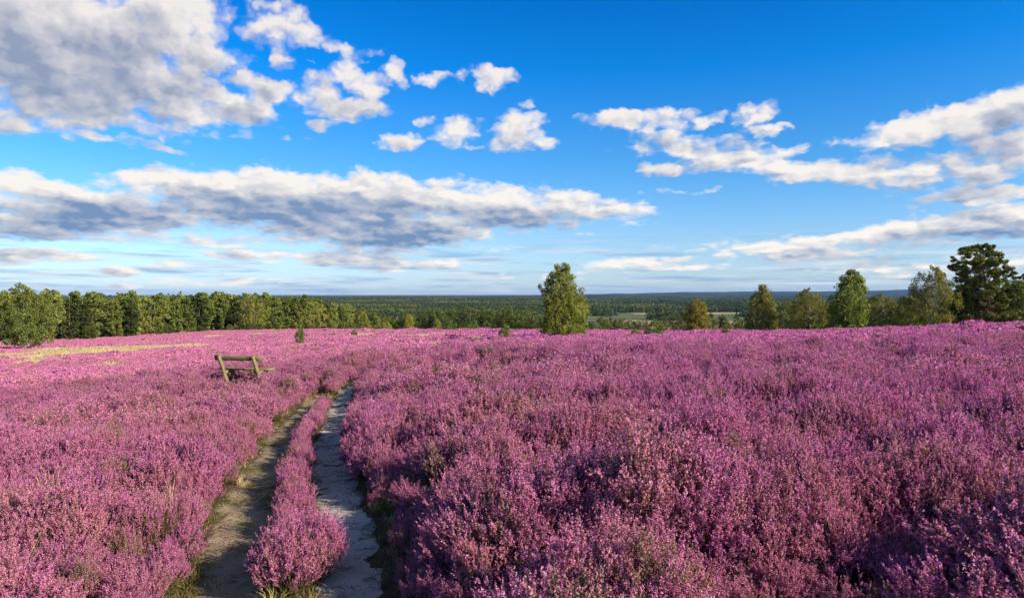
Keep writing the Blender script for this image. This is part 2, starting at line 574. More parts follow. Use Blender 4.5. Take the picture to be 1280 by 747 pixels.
# ------------------------------------------------------------------ materials
def mat_ground():
    m, T = new_mat('heath soil')
    g = T.n('ShaderNodeNewGeometry')
    p = g.outputs['Position']
    x, y, z = T.xyz(p)
    r = T.v('LENGTH', p)
    n1 = T.noise(p, 5.0, 5, .65)
    n2 = T.noise(p, .35, 3, .5)
    soil = T.mix(T.smooth(n1, .35, .7), (0.045, 0.030, 0.018), (0.13, 0.090, 0.05))
    moss = T.mix(T.smooth(n2, .45, .7), soil, (0.06, 0.065, 0.02))
    # heather litter and low growth between the bushes: the bloom colour seen from farther off
    bloom = T.mix(T.noise(p, .8, 4, .6), (0.28, 0.10, 0.15), (0.44, 0.16, 0.26))
    heath = T.mix(T.smooth(r, 25.0, 90.0), moss, bloom)
    sand = T.mix(T.noise(p, 1.2, 4, .6), (0.50, 0.40, 0.25), (0.66, 0.57, 0.42))
    heath = T.mix(attr(T, 'sand'), heath, sand)
    n3 = T.noise(p, .012, 4, .6)
    meadow = T.mix(T.smooth(n3, .4, .65), (0.07, 0.10, 0.03), (0.10, 0.11, 0.045))
    col = T.mix(T.smooth(r, 330.0, 420.0), heath, meadow)
    finish(T, principled(T, col, .95, bump(T, T.noise(p, 14, 5, .7), .6, .03), .1))
    return m


def mat_path(name, c0, c1, c2, grass):
    m, T = new_mat(name)
    p = T.n('ShaderNodeNewGeometry').outputs['Position']
    a = T.noise(p, 3.0, 5, .6)
    f = T.noise(p, 28, 4, .7)
    grain = T.noise(p, 220, 2, .5)
    col = T.mix(T.smooth(a, .3, .7), c0, c1)
    ed = T.m('ADD', attr(T, 'edge'), T.m('MULTIPLY', T.m('SUBTRACT', T.noise(p, 9, 4, .7), .5), 1.1))
    soil = T.mix(T.noise(p, 20, 4, .7), (.05, .038, .022), (.14, .10, .06))
    col = T.mix(T.m('MULTIPLY', T.smooth(f, .56, .66), .75), col, c2)
    col = T.mix(T.m('MULTIPLY', T.smooth(grain, .58, .75), .35), col, c2)
    if grass:
        col = T.mix(T.smooth(T.noise(p, 2.2, 4, .7), .52, .62), col, (0.17, 0.15, 0.05))
    col = T.mix(T.smooth(ed, .55, .85), col, soil)
    h = T.m('ADD', T.noise(p, 9, 4, .6), T.m('MULTIPLY', T.noise(p, 60, 3, .6), .25))
    finish(T, principled(T, col, .95, bump(T, h, .8, .03), .15))
    return m


def mat_heather():
    mats = []
    oi_vals = None
    # 0 flowers
    m, T = new_mat('heather bloom')
    rnd = T.n('ShaderNodeObjectInfo').outputs['Random']
    p = T.n('ShaderNodeNewGeometry').outputs['Position']
    v = attr(T, 'v')
    lowf = T.noise(p, .22, 3, .6)
    mid = T.noise(p, 1.3, 2, .5)
    c = T.ramp(v, [(0.0, (.26, .045, .16)), (.30, (.48, .11, .30)), (.62, (.66, .21, .46)), (.86, (.72, .31, .54)), (1.0, (.68, .42, .42))])
    c = T.mix(T.m('MULTIPLY', T.smooth(T.m('ADD', lowf, T.m('MULTIPLY', mid, .5)), .62, .95), .55), c, (.58, .24, .26))
    c = T.mix(T.m('MULTIPLY', T.smooth(rnd, .55, 1.0), .35), c, (.52, .12, .40))
    c = T.mix(T.m('MULTIPLY', T.smooth(rnd, .28, .0), .38), c, (.50, .26, .24))
    spent = T.m('FRACT', T.m('MULTIPLY', rnd, 17.3))
    c = T.mix(T.m('MULTIPLY', T.smooth(spent, .90, .97), .6), c, (.22, .20, .06))
    # the stand right of the path is a deeper purple than the salmon-pink heath on the left; partly bush self-shade painted in
    x, y, z = T.xyz(p)
    side = T.m('ADD', T.m('ADD', x, T.m('MULTIPLY', y, .16)), T.m('MULTIPLY', T.m('SUBTRACT', lowf, .5), 14.0))
    c = T.mix(T.smooth(side, -4.0, 12.0), T.mix(1.0, c, (1.04, 1.06, .94), 'MULTIPLY'), T.mix(1.0, c, (1.02, .92, 1.02), 'MULTIPLY'))
    finish(T, leafy(T, c, .35)); mats.append(m)
    # 1 stems
    m, T = new_mat('heather stem')
    v = attr(T, 'v')
    finish(T, leafy(T, T.mix(v, (.06, .035, .022), (.20, .13, .07)), .0)); mats.append(m)
    # 2 scale leaves
    m, T = new_mat('heather leaf')
    v = attr(T, 'v')
    rnd = T.n('ShaderNodeObjectInfo').outputs['Random']
    c = T.mix(v, (.035, .045, .014), (.14, .15, .035))
    c = T.mix(T.m('MULTIPLY', rnd, .4), c, (.12, .075, .03))
    finish(T, leafy(T, c, .3)); mats.append(m)
    return mats


def mat_leaf(name, dark, light, trans=.3, vary=.35, alt=None):
    m, T = new_mat(name)
    rnd = T.n('ShaderNodeObjectInfo').outputs['Random']
    v = attr(T, 'v')
    c = T.mix(v, dark, light)
    hs = T.n('ShaderNodeHueSaturation')
    T.put(hs.inputs['Color'], c)
    T.put(hs.inputs['Value'], T.lin(rnd, 0, 1, 1 - vary, 1 + vary))
    T.put(hs.inputs['Hue'], T.lin(T.m('FRACT', T.m('MULTIPLY', rnd, 7.31)), 0, 1, .485, .512))
    c = hs.outputs[0]
    finish(T, leafy(T, c, trans))
    return m


def mat_bark(name, a, b, scale=(3, 3, .7)):
    m, T = new_mat(name)
    tc = T.n('ShaderNodeTexCoord').outputs['Object']
    n = T.noise(T.v('MULTIPLY', tc, scale), 2.2, 4, .65)
    finish(T, principled(T, T.mix(T.smooth(n, .42, .62), a, b), .9, bump(T, n, .6, .04), .1))
    return m


M_GROUND = mat_ground()
M_SANDPATH = mat_path('pale trodden sand', (.31, .27, .235), (.41, .36, .31), (.10, .075, .055), False)
M_TRACK = mat_path('sandy earth with roots', (.17, .12, .075), (.30, .225, .145), (.07, .048, .03), True)
M_HEATHER = mat_heather()
M_BIRCH = mat_leaf('birch leaves', (.11, .14, .024), (.34, .36, .065))
M_BIRCH_GOLD = mat_leaf('turning birch leaves', (.17, .165, .025), (.42, .38, .07), .3, .2)
M_OLIVE = mat_leaf('olive birch leaves', (.11, .115, .024), (.31, .29, .065), .3, .15)
M_PINE = mat_leaf('pine needles', (.065, .085, .018), (.20, .22, .048), .15)
M_PINE_DARK = mat_leaf('dark pine needles', (.02, .03, .01), (.065, .08, .022), .1, .1)
M_OAK = mat_leaf('dark broad leaves', (.042, .056, .016), (.13, .155, .04), .2)  # on the valley wood this dark tone also stands in for cloud shade
M_SHRUB = mat_leaf('shrub leaves', (.05, .07, .016), (.14, .17, .04), .25)
M_BARK_BIRCH = mat_bark('birch bark', (.10, .085, .07), (.50, .47, .42))
M_BARK_PINE = mat_bark('pine bark', (.11, .07, .045), (.32, .19, .11))
M_GRASS_DRY = mat_leaf('dry grass', (.42, .32, .14), (.70, .58, .32), .3, .15)
M_GRASS = mat_leaf('green grass', (.07, .07, .018), (.20, .17, .055), .35, .25)


# ------------------------------------------------------------------ ground sheet
def sand_mask(x, y):
    """bare pale grass and sand showing through the heather"""
    out = np.zeros(np.shape(x))
    for (px, py, rx, ry, w) in SANDS:
        X, Y = ray(px, py)
        X1, _ = ray(px + rx, py); _, Y1 = ray(px, py - ry)
        sx = abs(X1 - X) + .5; sy = abs(Y1 - Y) + .5
        # strips lean with the slope: use the direction of the line of sight
        q = ((x - X - (y - Y) * (px - HX) / F) / sx) ** 2 + ((y - Y) / sy) ** 2
        out = np.maximum(out, w * np.clip(1.25 - q, 0, 1))
    n = fbm(x / 5., y / 7., 31)
    return np.clip((out - .25 - (n - .5) * 1.6) * 2.2, 0, 1)


# column, row, half width, half height in photograph pixels, strength: the place each patch of pale grass was seen at
SANDS = [(30, 446, 60, 3.5, 1.0), (105, 441, 75, 4.5, 1.1), (190, 436, 45, 2.5, .9), (45, 452, 30, 3, .9), (225, 434, 22, 1.5, .7), (100, 437, 60, 1.5, .6),
         (330, 418, 60, 1.3, .6), (400, 424, 50, 1.6, .55), (470, 419, 60, 1.5, .8), (520, 416, 60, 1.5, .7), (555, 415, 35, 1.0, .6), (300, 414.5, 50, 1, .5),
         (140, 464, 8, 3, .55)]


def build_ground():
    r = np.concatenate([[0.0], np.geomspace(.5, 30, 150), np.geomspace(31, 400, 160), np.geomspace(410, 15000, 70)])
    th = np.concatenate([np.linspace(-pi, -.9, 40, endpoint=False), np.linspace(-.9, .9, 340, endpoint=False), np.linspace(.9, pi, 40, endpoint=False)])
    R, TH = np.meshgrid(r, th, indexing='ij')
    X, Y = R * np.sin(TH), R * np.cos(TH)
    Z = height(X.ravel(), Y.ravel()).reshape(X.shape)
    # the two trodden wheel lines lie a little lower than the heath
    for C in (CR, CLL):
        sel = R < 45
        d, s, k = dist_to(C, X[sel], Y[sel])
        Z[sel] -= .07 * np.exp(-(d / .35) ** 2)
    q = Q(); q.grid(np.stack([X, Y, Z], -1), closed=True)
    me = q.mesh('ground', [M_GROUND], smooth=True)
    s = np.zeros(len(me.vertices))
    fx, fy, rr = X.ravel(), Y.ravel(), R.ravel()
    sel = (rr > 20) & (rr < 330) & (fy > 10)
    s[sel] = sand_mask(fx[sel], fy[sel])
    at = me.attributes.new('sand', 'FLOAT', 'POINT')
    at.data.foreach_set('value', s.astype(np.float32))
    tag(link('ground', me), kind='structure')


def ground_z(x, y):
    z = height(x, y)
    for C in (CR, CLL):
        d, s, k = dist_to(C, x, y)
        z = z - .07 * np.exp(-(d / .35) ** 2)
    return z


def build_track(name, C, half, mat, seed):
    rng = np.random.default_rng(seed)
    C = densify(C, 620)
    t = unit(np.gradient(C, axis=0)); nrm = np.stack([t[:, 1], -t[:, 0]], 1)
    s = np.linspace(0, 1, 15)
    k = np.arange(len(C))
    wl = 1.2 * half * (.8 + .6 * fbm(k / 14., k * 0 + 3, seed, 3)); wr = 1.2 * half * (.8 + .6 * fbm(k / 14., k * 0 + 9, seed + 7, 3))
    off = -wl[:, None] * (1 - s)[None] + wr[:, None] * s[None]
    X = C[:, :1] + nrm[:, :1] * off; Y = C[:, 1:] + nrm[:, 1:] * off
    Z = ground_z(X.ravel(), Y.ravel()).reshape(X.shape) + .012 + .02 * (np.abs(s - .5)[None] * 2) ** 2 * 0
    Z += (fbm(X * 5, Y * 5, seed + 3, 4) - .5) * .055
    edge = (np.abs(s - .5) * 2)[None] ** 6
    Z -= edge * .05
    q = Q(); q.grid(np.stack([X, Y, Z], -1))
    me = q.mesh(name, [mat], True)
    at = me.attributes.new('edge', 'FLOAT', 'POINT')
    at.data.foreach_set('value', np.tile((np.abs(s - .5) * 2) ** 2, len(C)).astype(np.float32))
    tag(link(name, me), kind='structure')


build_ground()
build_track('sand_path', PATH_R, .22, M_SANDPATH, 3)
build_track('earth_track', PATH_L, .27, M_TRACK, 11)


# ------------------------------------------------------------------ heather
def spike(q, rng, base, d, L, n, fl, leafy_part=.25):
    """flower spikes: base (k,3), unit direction d (k,3), length L (k), n florets each of size fl"""
    k = len(base)
    tt = rng.uniform(-leafy_part, 1.0, (k, n))
    u = unit(np.cross(d, unit(rng.normal(size=(k, 3))))); w = np.cross(d, u)
    ang = rng.uniform(0, 2 * pi, (k, n))
    rad = fl * (1.05 - .5 * np.clip(tt, 0, 1)) * rng.uniform(.5, 1.2, (k, n))
    out = np.cos(ang)[..., None] * u[:, None] + np.sin(ang)[..., None] * w[:, None]
    c = base[:, None] + d[:, None] * (tt * L[:, None])[..., None] + out * rad[..., None]
    nr = unit(out + .5 * d[:, None] + .7 * rng.normal(size=(k, n, 3)))
    c = c.reshape(-1, 3); nr = nr.reshape(-1, 3); tf = tt.ravel()
    isleaf = (tf < 0) | (rng.random(len(tf)) < .15)
    sz = fl * rng.uniform(.75, 1.35, len(tf))
    P = cards(rng, c, nr, sz, 1.35)
    tone = np.repeat(rng.uniform(.25, .75, k), n)
    v = np.clip(tone + rng.normal(0, .13, len(tf)) + .12 * (tf - .5), 0, 1)
    q.quads(P, np.where(isleaf, 2, 0), np.where(isleaf, rng.random(len(tf)), v))


def sticks(q, a, b, wa, wb, mat=1, v=.5):
    """thin two-sided stems as a pair of crossed blades, a->b arrays"""
    d = unit(b - a)
    for ref in (np.array([[1., .2, 0]]), np.array([[.2, 1., 0]])):
        s = unit(np.cross(d, np.repeat(ref, len(d), 0)))
        q.quads(np.stack([a - s * wa, a + s * wa, b + s * wb, b - s * wb], 1), mat, v if not np.isscalar(v) else np.full(len(a), v))


def heather_bush(seed, shoots, side, nfl, fl, R=.26, H=.48, low=.5):
    """one heather bush: woody stems fanning out of the base, each ending in a spray of flower spikes"""
    rng = np.random.default_rng(seed)
    q = Q()
    k = shoots
    r = np.sqrt(rng.uniform(0, 1, k)); th = rng.uniform(0, 2 * pi, k)
    top = H * (1 - .45 * r ** 2.2) * rng.uniform(.66, 1.20, k)
    lx, ly = r * R * np.cos(th), r * R * np.sin(th)
    lump = fbm(lx * 7 + 5, ly * 7 + 5, seed, 2)
    top *= .80 + .40 * lump
    tip = np.stack([lx, ly, top], 1)
    base = np.stack([lx * .2, ly * .2, np.zeros(k)], 1)
    mid = base * .45 + tip * .55 + rng.normal(0, .012, (k, 3)); mid[:, 2] = top * .5
    sticks(q, base, mid, .0035, .0022, 1, rng.random(k)); sticks(q, mid, tip, .0022, .001, 1, rng.random(k))
    dmain = unit(tip - mid + rng.normal(0, .03, (k, 3)))
    # each shoot is a plume: a long leading spike, shorter ones set round it and rising with it
    B, D, L = [tip - dmain * .05], [dmain], [rng.uniform(.08, .15, k)]
    for j in range(side):
        t = rng.uniform(.15, .95, k)
        b = mid + (tip - mid) * t[:, None]
        out = unit(np.stack([rng.normal(size=k), rng.normal(size=k), np.zeros(k)], 1))
        d = unit(dmain * 1.0 + out * rng.uniform(.3, .75, k)[:, None])
        l = rng.uniform(.04, .085, k) * (1.15 - .5 * t)
        e = b + d * l[:, None] * .6
        sticks(q, b, e, .0012, .0008, 1, rng.random(k))
        B.append(b + d * (l * .25)[:, None]); D.append(d); L.append(l)
    spike(q, rng, np.concatenate(B), np.concatenate(D), np.concatenate(L), nfl, fl, .15)
    # leafy lower shoots, no flowers
    nl = int(k * side * nfl * low * .30)
    if nl:
        t = rng.uniform(.1, .95, nl); i = rng.integers(0, k, nl)
        c = base[i] * (1 - t[:, None]) + mid[i] * t[:, None] + rng.normal(0, .025, (nl, 3))
        c[:, 2] = np.abs(c[:, 2])
        P = cards(rng, c, unit(rng.normal(size=(nl, 3))), fl * rng.uniform(.8, 1.5, nl), 2.2)
        q.quads(P, 2, rng.random(nl))
    return q.mesh('heather_bush', M_HEATHER)


def heather_patch(seed, n, R, H, fl, lump):
    """a wider patch of canopy for farther off: upright tufts of bloom over a darker inside"""
    rng = np.random.default_rng(seed)
    q = Q()
    th = rng.uniform(0, 2 * pi, n); r = np.sqrt(rng.uniform(0, 1, n)) * R
    x, y = r * np.cos(th), r * np.sin(th)
    hh = H * (.62 + .75 * fbm(x * lump + 9, y * lump + 9, seed, 3)) * (1 - .35 * (r / R) ** 3)
    z = hh * (1 - .55 * rng.random(n) ** 2.2)
    c = np.stack([x, y, z], 1)
    d = unit(np.stack([rng.normal(0, .45, n), rng.normal(0, .45, n), np.ones(n)], 1))
    s = unit(np.cross(d, unit(rng.normal(size=(n, 3)))))
    w = fl * rng.uniform(.3, .55, n)[:, None]; l = fl * rng.uniform(.9, 2.0, n)[:, None]
    P = np.stack([c - d * l * .5, c + s * w, c + d * l * .5, c - s * w], 1)
    deep = z / hh < .62
    leaf = (rng.random(n) < .10) | (deep & (rng.random(n) < .6))
    v = np.clip(rng.normal(.5, .24, n), 0, 1)
    q.quads(P, np.where(leaf, 2, 0), v)
    return q.mesh('heather_patch', M_HEATHER)


def scatter(name, protos, P, rot, scl, idx, label=None, cat=None):
    """one object whose points carry the plants; the plant meshes live in a collection of their own"""
    col = bpy.data.collections.new(name + '_kinds')
    for i, me in enumerate(protos):
        o = bpy.data.objects.new('%s_kind_%02d' % (name, i), me)
        col.objects.link(o)
    me = bpy.data.meshes.new(name)
    n = len(P)
    me.vertices.add(n); me.vertices.foreach_set('co', np.asarray(P, np.float32).ravel())
    for nm, tp, arr, key in (('rot', 'FLOAT_VECTOR', rot, 'vector'), ('scl', 'FLOAT_VECTOR', scl, 'vector'), ('idx', 'INT', idx, 'value')):
        at = me.attributes.new(nm, tp, 'POINT')
        at.data.foreach_set(key, np.asarray(arr, np.int32 if tp == 'INT' else np.float32).ravel())
    me.update()
    o = link(name, me)
    ng = bpy.data.node_groups.new(name + '_scatter', 'GeometryNodeTree')
    ng.interface.new_socket('Geometry', in_out='INPUT', socket_type='NodeSocketGeometry')
    ng.interface.new_socket('Geometry', in_out='OUTPUT', socket_type='NodeSocketGeometry')
    G = NT(ng)
    gi, go = G.n('NodeGroupInput'), G.n('NodeGroupOutput')
    ci = G.n('GeometryNodeCollectionInfo', transform_space='ORIGINAL')
    ci.inputs['Collection'].default_value = col
    ci.inputs['Separate Children'].default_value = True
    ci.inputs['Reset Children'].default_value = True

    def na(nm, tp):
        a = G.n('GeometryNodeInputNamedAttribute', data_type=tp)
        a.inputs['Name'].default_value = nm
        return a.outputs['Attribute']
    ip = G.n('GeometryNodeInstanceOnPoints')
    L = ng.links.new
    L(gi.outputs[0], ip.inputs['Points'])
    L(ci.outputs[0], ip.inputs['Instance'])
    ip.inputs['Pick Instance'].default_value = True
    L(na('idx', 'INT'), ip.inputs['Instance Index'])
    L(na('rot', 'FLOAT_VECTOR'), ip.inputs['Rotation'])
    L(na('scl', 'FLOAT_VECTOR'), ip.inputs['Scale'])
    L(ip.outputs[0], go.inputs[0])
    md = o.modifiers.new('scatter', 'NODES')
    md.node_group = ng
    tag(o, label, cat, kind='stuff')
    return o


def jitter_grid(rng, r0, r1, sp, half=.80, back=0.0):
    """points spaced sp in the sector the photograph looks into"""
    xs = np.arange(-r1, r1, sp); ys = np.arange(-back, r1, sp)
    X, Y = np.meshgrid(xs, ys)
    X = X + rng.uniform(-.5, .5, X.shape) * sp; Y = Y + rng.uniform(-.5, .5, X.shape) * sp
    X, Y = X.ravel(), Y.ravel()
    r = np.hypot(X, Y)
    k = (r >= r0) & (r < r1) & ((np.abs(np.arctan2(X, Y)) < half) | (r < 4.5))
    return X[k], Y[k]


def build_heather():
    rng = np.random.default_rng(7)
    protos, Ps, Rs, Ss, Is = [], [], [], [], []
    hi = [heather_bush(20 + i, 66, 9, 36, .0068) for i in range(6)]
    mi = [heather_bush(40 + i, 60, 5, 8, .015) for i in range(6)]
    far = [heather_patch(60 + i, 900, .62, .50, .055, 2.2) for i in range(5)]
    vfar = [heather_patch(80 + i, 900, 2.0, .36, .17, .9) for i in range(5)]
    # neighbouring plants grow together into domed bushes about a metre wide
    crng = np.random.default_rng(99)
    cell = 1.15
    gx, gy = np.meshgrid(np.arange(-75, 75, cell), np.arange(-4, 90, cell))
    CX = (gx + crng.uniform(-.42, .42, gx.shape) * cell); CY = (gy + crng.uniform(-.42, .42, gx.shape) * cell)
    CS = crng.uniform(.72, 1.22, gx.shape)

    def bushes(x, y):
        """nearest bush centre: offset, and that bush's size"""
        best = np.full(len(x), 9.); ox = np.zeros(len(x)); oy = np.zeros(len(x)); sz = np.ones(len(x))
        i0 = np.clip(((x + 75) / cell).round().astype(int), 1, gx.shape[1] - 2)
        j0 = np.clip(((y + 4) / cell).round().astype(int), 1, gx.shape[0] - 2)
        for a in (-1, 0, 1):
            for c in (-1, 0, 1):
                X_, Y_, S_ = CX[j0 + c, i0 + a], CY[j0 + c, i0 + a], CS[j0 + c, i0 + a]
                d = np.hypot(x - X_, y - Y_) / S_ / 1.15
                k = d < best
                best[k] = d[k]; ox[k] = (x - X_)[k]; oy[k] = (y - Y_)[k]; sz[k] = S_[k]
        return best, ox, oy, sz

    b = [0]
    for g in (hi, mi, far, vfar):
        protos += g; b.append(b[-1] + len(g))

    def add(x, y, lod, size, tall=1.0, lean=None):
        n = len(x)
        lx, ly = (np.zeros(n), np.zeros(n)) if lean is None else lean
        z = ground_z(x, y) if lod < 2 else height(x, y)
        Ps.append(np.stack([x, y, z - .02], 1))
        Rs.append(np.stack([-ly + rng.normal(0, .08, n), lx + rng.normal(0, .08, n), rng.uniform(0, 2 * pi, n)], 1))
        Ss.append(np.stack([size, size, size * tall], 1))
        Is.append(rng.integers(b[lod], b[lod + 1], n))

    for lod, (r0, r1, sp) in enumerate(((0.9, 12, .20), (12, 32, .27), (32, 85, .62), (85, 330, 1.9))):
        x, y = jitter_grid(rng, r0, r1, sp, back=3.0 if lod == 0 else 0.0)
        n = len(x)
        keep = np.ones(n, bool)
        big = fbm(x / 1.1, y / 1.1, 41, 2)         # bush groups, about a metre across
        hol = fbm(x / 2.6, y / 2.6, 57, 2)
        right = np.clip((x + .30 * y + .3) / 3.0, 0, 1)      # taller stand on the right of the path
        size = .86 + .25 * (big - .5) * 2 + .26 * right
        lean = (np.zeros(n), np.zeros(n))
        if lod < 3:
            bd, ox, oy, bs = bushes(x, y)
            dome = np.clip(1.22 - 2.5 * bd ** 2, .16, 1.22)
            k_ = 1.0 if lod < 2 else .7
            size *= (1 - k_) + k_ * (.50 + .52 * dome) * (.60 + .42 * bs)
            lean = (ox * .75 * k_, oy * .75 * k_)
        if lod < 3:
            if lod < 2 or True:
                dr, sr, kr = dist_to(CR, x, y); dl, sl, kl = dist_to(CLL, x, y)
                ok_r = dr > np.where(sr > 0, .36, .28)
                ok_l = dl > np.where(sl > 0, .30, .36)
                lim = y < 24
                lim_l = y < 18.2
                keep &= np.where(lim, ok_r, True) & np.where(lim_l, ok_l, True)
                strip = (sr < 0) & (sl > 0) & (dr < .9) & (y < 18)
                size = np.where(strip, np.minimum(size, .62 + .1 * rng.random(n)), size)
                near = np.minimum(dr, dl)
                size *= .72 + .28 * np.clip((near - .3) / .55, 0, 1)
                # the strip between the wheel lines begins with one round bush, bare ground before it
                keep &= ~strip
        if lod >= 1:
            s = sand_mask(x, y) if r1 > 20 else np.zeros(n)
            keep &= s < .35 + .3 * rng.random(n)
        if lod < 2: keep &= ~((hol < .20) & (rng.random(n) < .5))
        size = size * rng.uniform(.85, 1.15, n)
        if lod == 2: size *= 1.0
        if lod == 0: keep &= np.hypot(x, y) > 1.5
        # trodden low around the bench
        bx, by = pole(303, 21.5)
        size *= np.where((x > bx - 1.1) & (x < bx + 1.3) & (y > by - 2.0) & (y < by + .8), .28, 1.0)
        add(x[keep], y[keep], lod, size[keep], 1.0, (lean[0][keep], lean[1][keep]))
    # the narrow strip between the wheel lines
    ys = np.arange(4.45, 16.2, .10)
    xm = (np.interp(ys, CR[:, 1], CR[:, 0]) + np.interp(ys, CLL[:, 1], CLL[:, 0])) / 2 + rng.uniform(-.08, .08, len(ys))
    sz = rng.uniform(.38, .60, len(ys)) * (.85 + .3 * fbm(ys * 1.3, ys * 0, 3, 2))
    nr_ = ys < 10
    add(xm[nr_], ys[nr_], 0, sz[nr_]); add(xm[~nr_], ys[~nr_], 1, sz[~nr_])
    # the round bush at the near end of the middle strip
    cx, cy = -1.47, 4.68
    k = 10
    th = np.linspace(0, 2 * pi, k, endpoint=False)
    add(cx + .13 * np.cos(th), cy + .28 * np.sin(th), 0, np.full(k, .74))
    add(np.array([cx, cx + .03]), np.array([cy, cy + .12]), 0, np.array([.86, .85]))
    scatter('heather', protos, np.concatenate(Ps), np.concatenate(Rs), np.concatenate(Ss), np.concatenate(Is),
            'purple flowering heather covering the heath on both sides of the path', 'heather')
    print('heather points', sum(len(p) for p in Ps))


build_heather()


# ------------------------------------------------------------------ grasses
def tuft(seed, n, h, spread, w, mat, bend=.5):
    rng = np.random.default_rng(seed)
    q = Q()
    th = rng.uniform(0, 2 * pi, n); r = spread * np.sqrt(rng.random(n))
    b = np.stack([r * np.cos(th), r * np.sin(th), np.zeros(n)], 1)
    L = h * rng.uniform(.5, 1.1, n)
    out = np.stack([np.cos(th + rng.normal(0, .7, n)), np.sin(th + rng.normal(0, .7, n)), np.zeros(n)], 1)
    m = b + out * (L * bend * .3)[:, None]; m[:, 2] += L * .6
    t = b + out * (L * bend)[:, None]; t[:, 2] += L * rng.uniform(.75, 1.0, n)
    s = np.stack([-np.sin(th), np.cos(th), np.zeros(n)], 1)
    v = rng.random(n)
    q.quads(np.stack([b - s * w, b + s * w, m + s * w * .8, m - s * w * .8], 1), 0, v)
    q.quads(np.stack([m - s * w * .8, m + s * w * .8, t + s * w * .15, t - s * w * .15], 1), 0, v)
    return q.mesh('tuft', [mat])


def build_grass():
    rng = np.random.default_rng(17)
    # along the wheel lines, close to the camera
    pr = [tuft(1, 60, .09, .07, .0022, M_GRASS, .8), tuft(2, 50, .06, .09, .0022, M_GRASS, 1.0), tuft(3, 30, .10, .06, .0016, M_GRASS_DRY, .9),
          tuft(4, 60, .13, .05, .002, M_GRASS, .6)]
    x, y = jitter_grid(rng, 1.5, 30, .085, half=.75, back=0)
    dr, sr, kr = dist_to(CR, x, y); dl, sl, kl = dist_to(CLL, x, y)
    edge = ((sr > 0) & (dr > .19) & (dr < .66) & (rng.random(len(x)) < .75 * np.clip((dr - .2) / .15, 0, 1))) | ((sr < 0) & (dr > .19) & (dr < .36) & (rng.random(len(x)) < .45)) | \
           ((sl < 0) & (dl > .24) & (dl < .46) & (rng.random(len(x)) < .30)) | ((sl > 0) & (dl > .2) & (dl < .36) & (rng.random(len(x)) < .45)) | \
           ((dl < .3) & (fbm(x * 2.2, y * 2.2, 71, 2) > .62) & (rng.random(len(x)) < .3))
    edge &= (y < 24)
    x, y, sr_ = x[edge], y[edge], sr[edge]
    n = len(x)
    s = rng.uniform(.5, 1.15, n)
    P = np.stack([x, y, ground_z(x, y)], 1)
    scatter('grass', pr, P, np.stack([rng.normal(0, .15, n), rng.normal(0, .15, n), rng.uniform(0, 6.28, n)], 1), np.stack([s, s, s], 1),
            rng.choice(4, n, p=[.25, .45, .25, .05]), 'short green and brown grass along the edges of the path', 'grass')
    # pale dry grass where the heather thins out on the slope
    pr = [tuft(11 + i, 70, .42, .40, .014, M_GRASS_DRY, .7) for i in range(3)]
    x, y = jitter_grid(rng, 40, 260, .85, half=.75)
    m = sand_mask(x, y)
    k = (m > .25) & (rng.random(len(x)) < m + .1)
    x, y = x[k], y[k]
    X, Y = ray(140, 464)
    tx = X + rng.normal(0, .35, 14); ty = Y + rng.normal(0, .35, 14)
    x = np.concatenate([x, tx]); y = np.concatenate([y, ty])
    n = len(x); s = rng.uniform(.7, 1.3, n); s[-14:] *= 1.7
    scatter('dry_grass', pr, np.stack([x, y, height(x, y) - .02], 1), np.stack([x * 0, x * 0, rng.uniform(0, 6.28, n)], 1), np.stack([s, s, s], 1), rng.integers(0, 3, n),
            'pale yellow dry grass in strips across the far left heath', 'dry grass')
    # a few yellow-green shoots among the heather in the lower left
    pr = [tuft(31, 50, .50, .10, .0035, M_GRASS, .35), tuft(32, 26, .62, .06, .0018, M_GRASS_DRY, .5)]
    x, y = jitter_grid(rng, 3, 14, .20, half=.75)
    k = (fbm(x * .9, y * .9, 83, 2) > .60) & (dist_to(CLL, x, y)[0] > .5) & (dist_to(CR, x, y)[0] > .5) & (rng.random(len(x)) < np.where(x < -1.5, .55, .16))
    x, y = x[k], y[k]; n = len(x); s = rng.uniform(.6, .95, n)
    scatter('shoots', pr, np.stack([x, y, ground_z(x, y)], 1), np.stack([x * 0, x * 0, rng.uniform(0, 6.28, n)], 1), np.stack([s, s, s], 1), rng.choice(2, n, p=[.75, .25]),
            'yellow green shoots standing up through the heather', 'shoots')


build_grass()


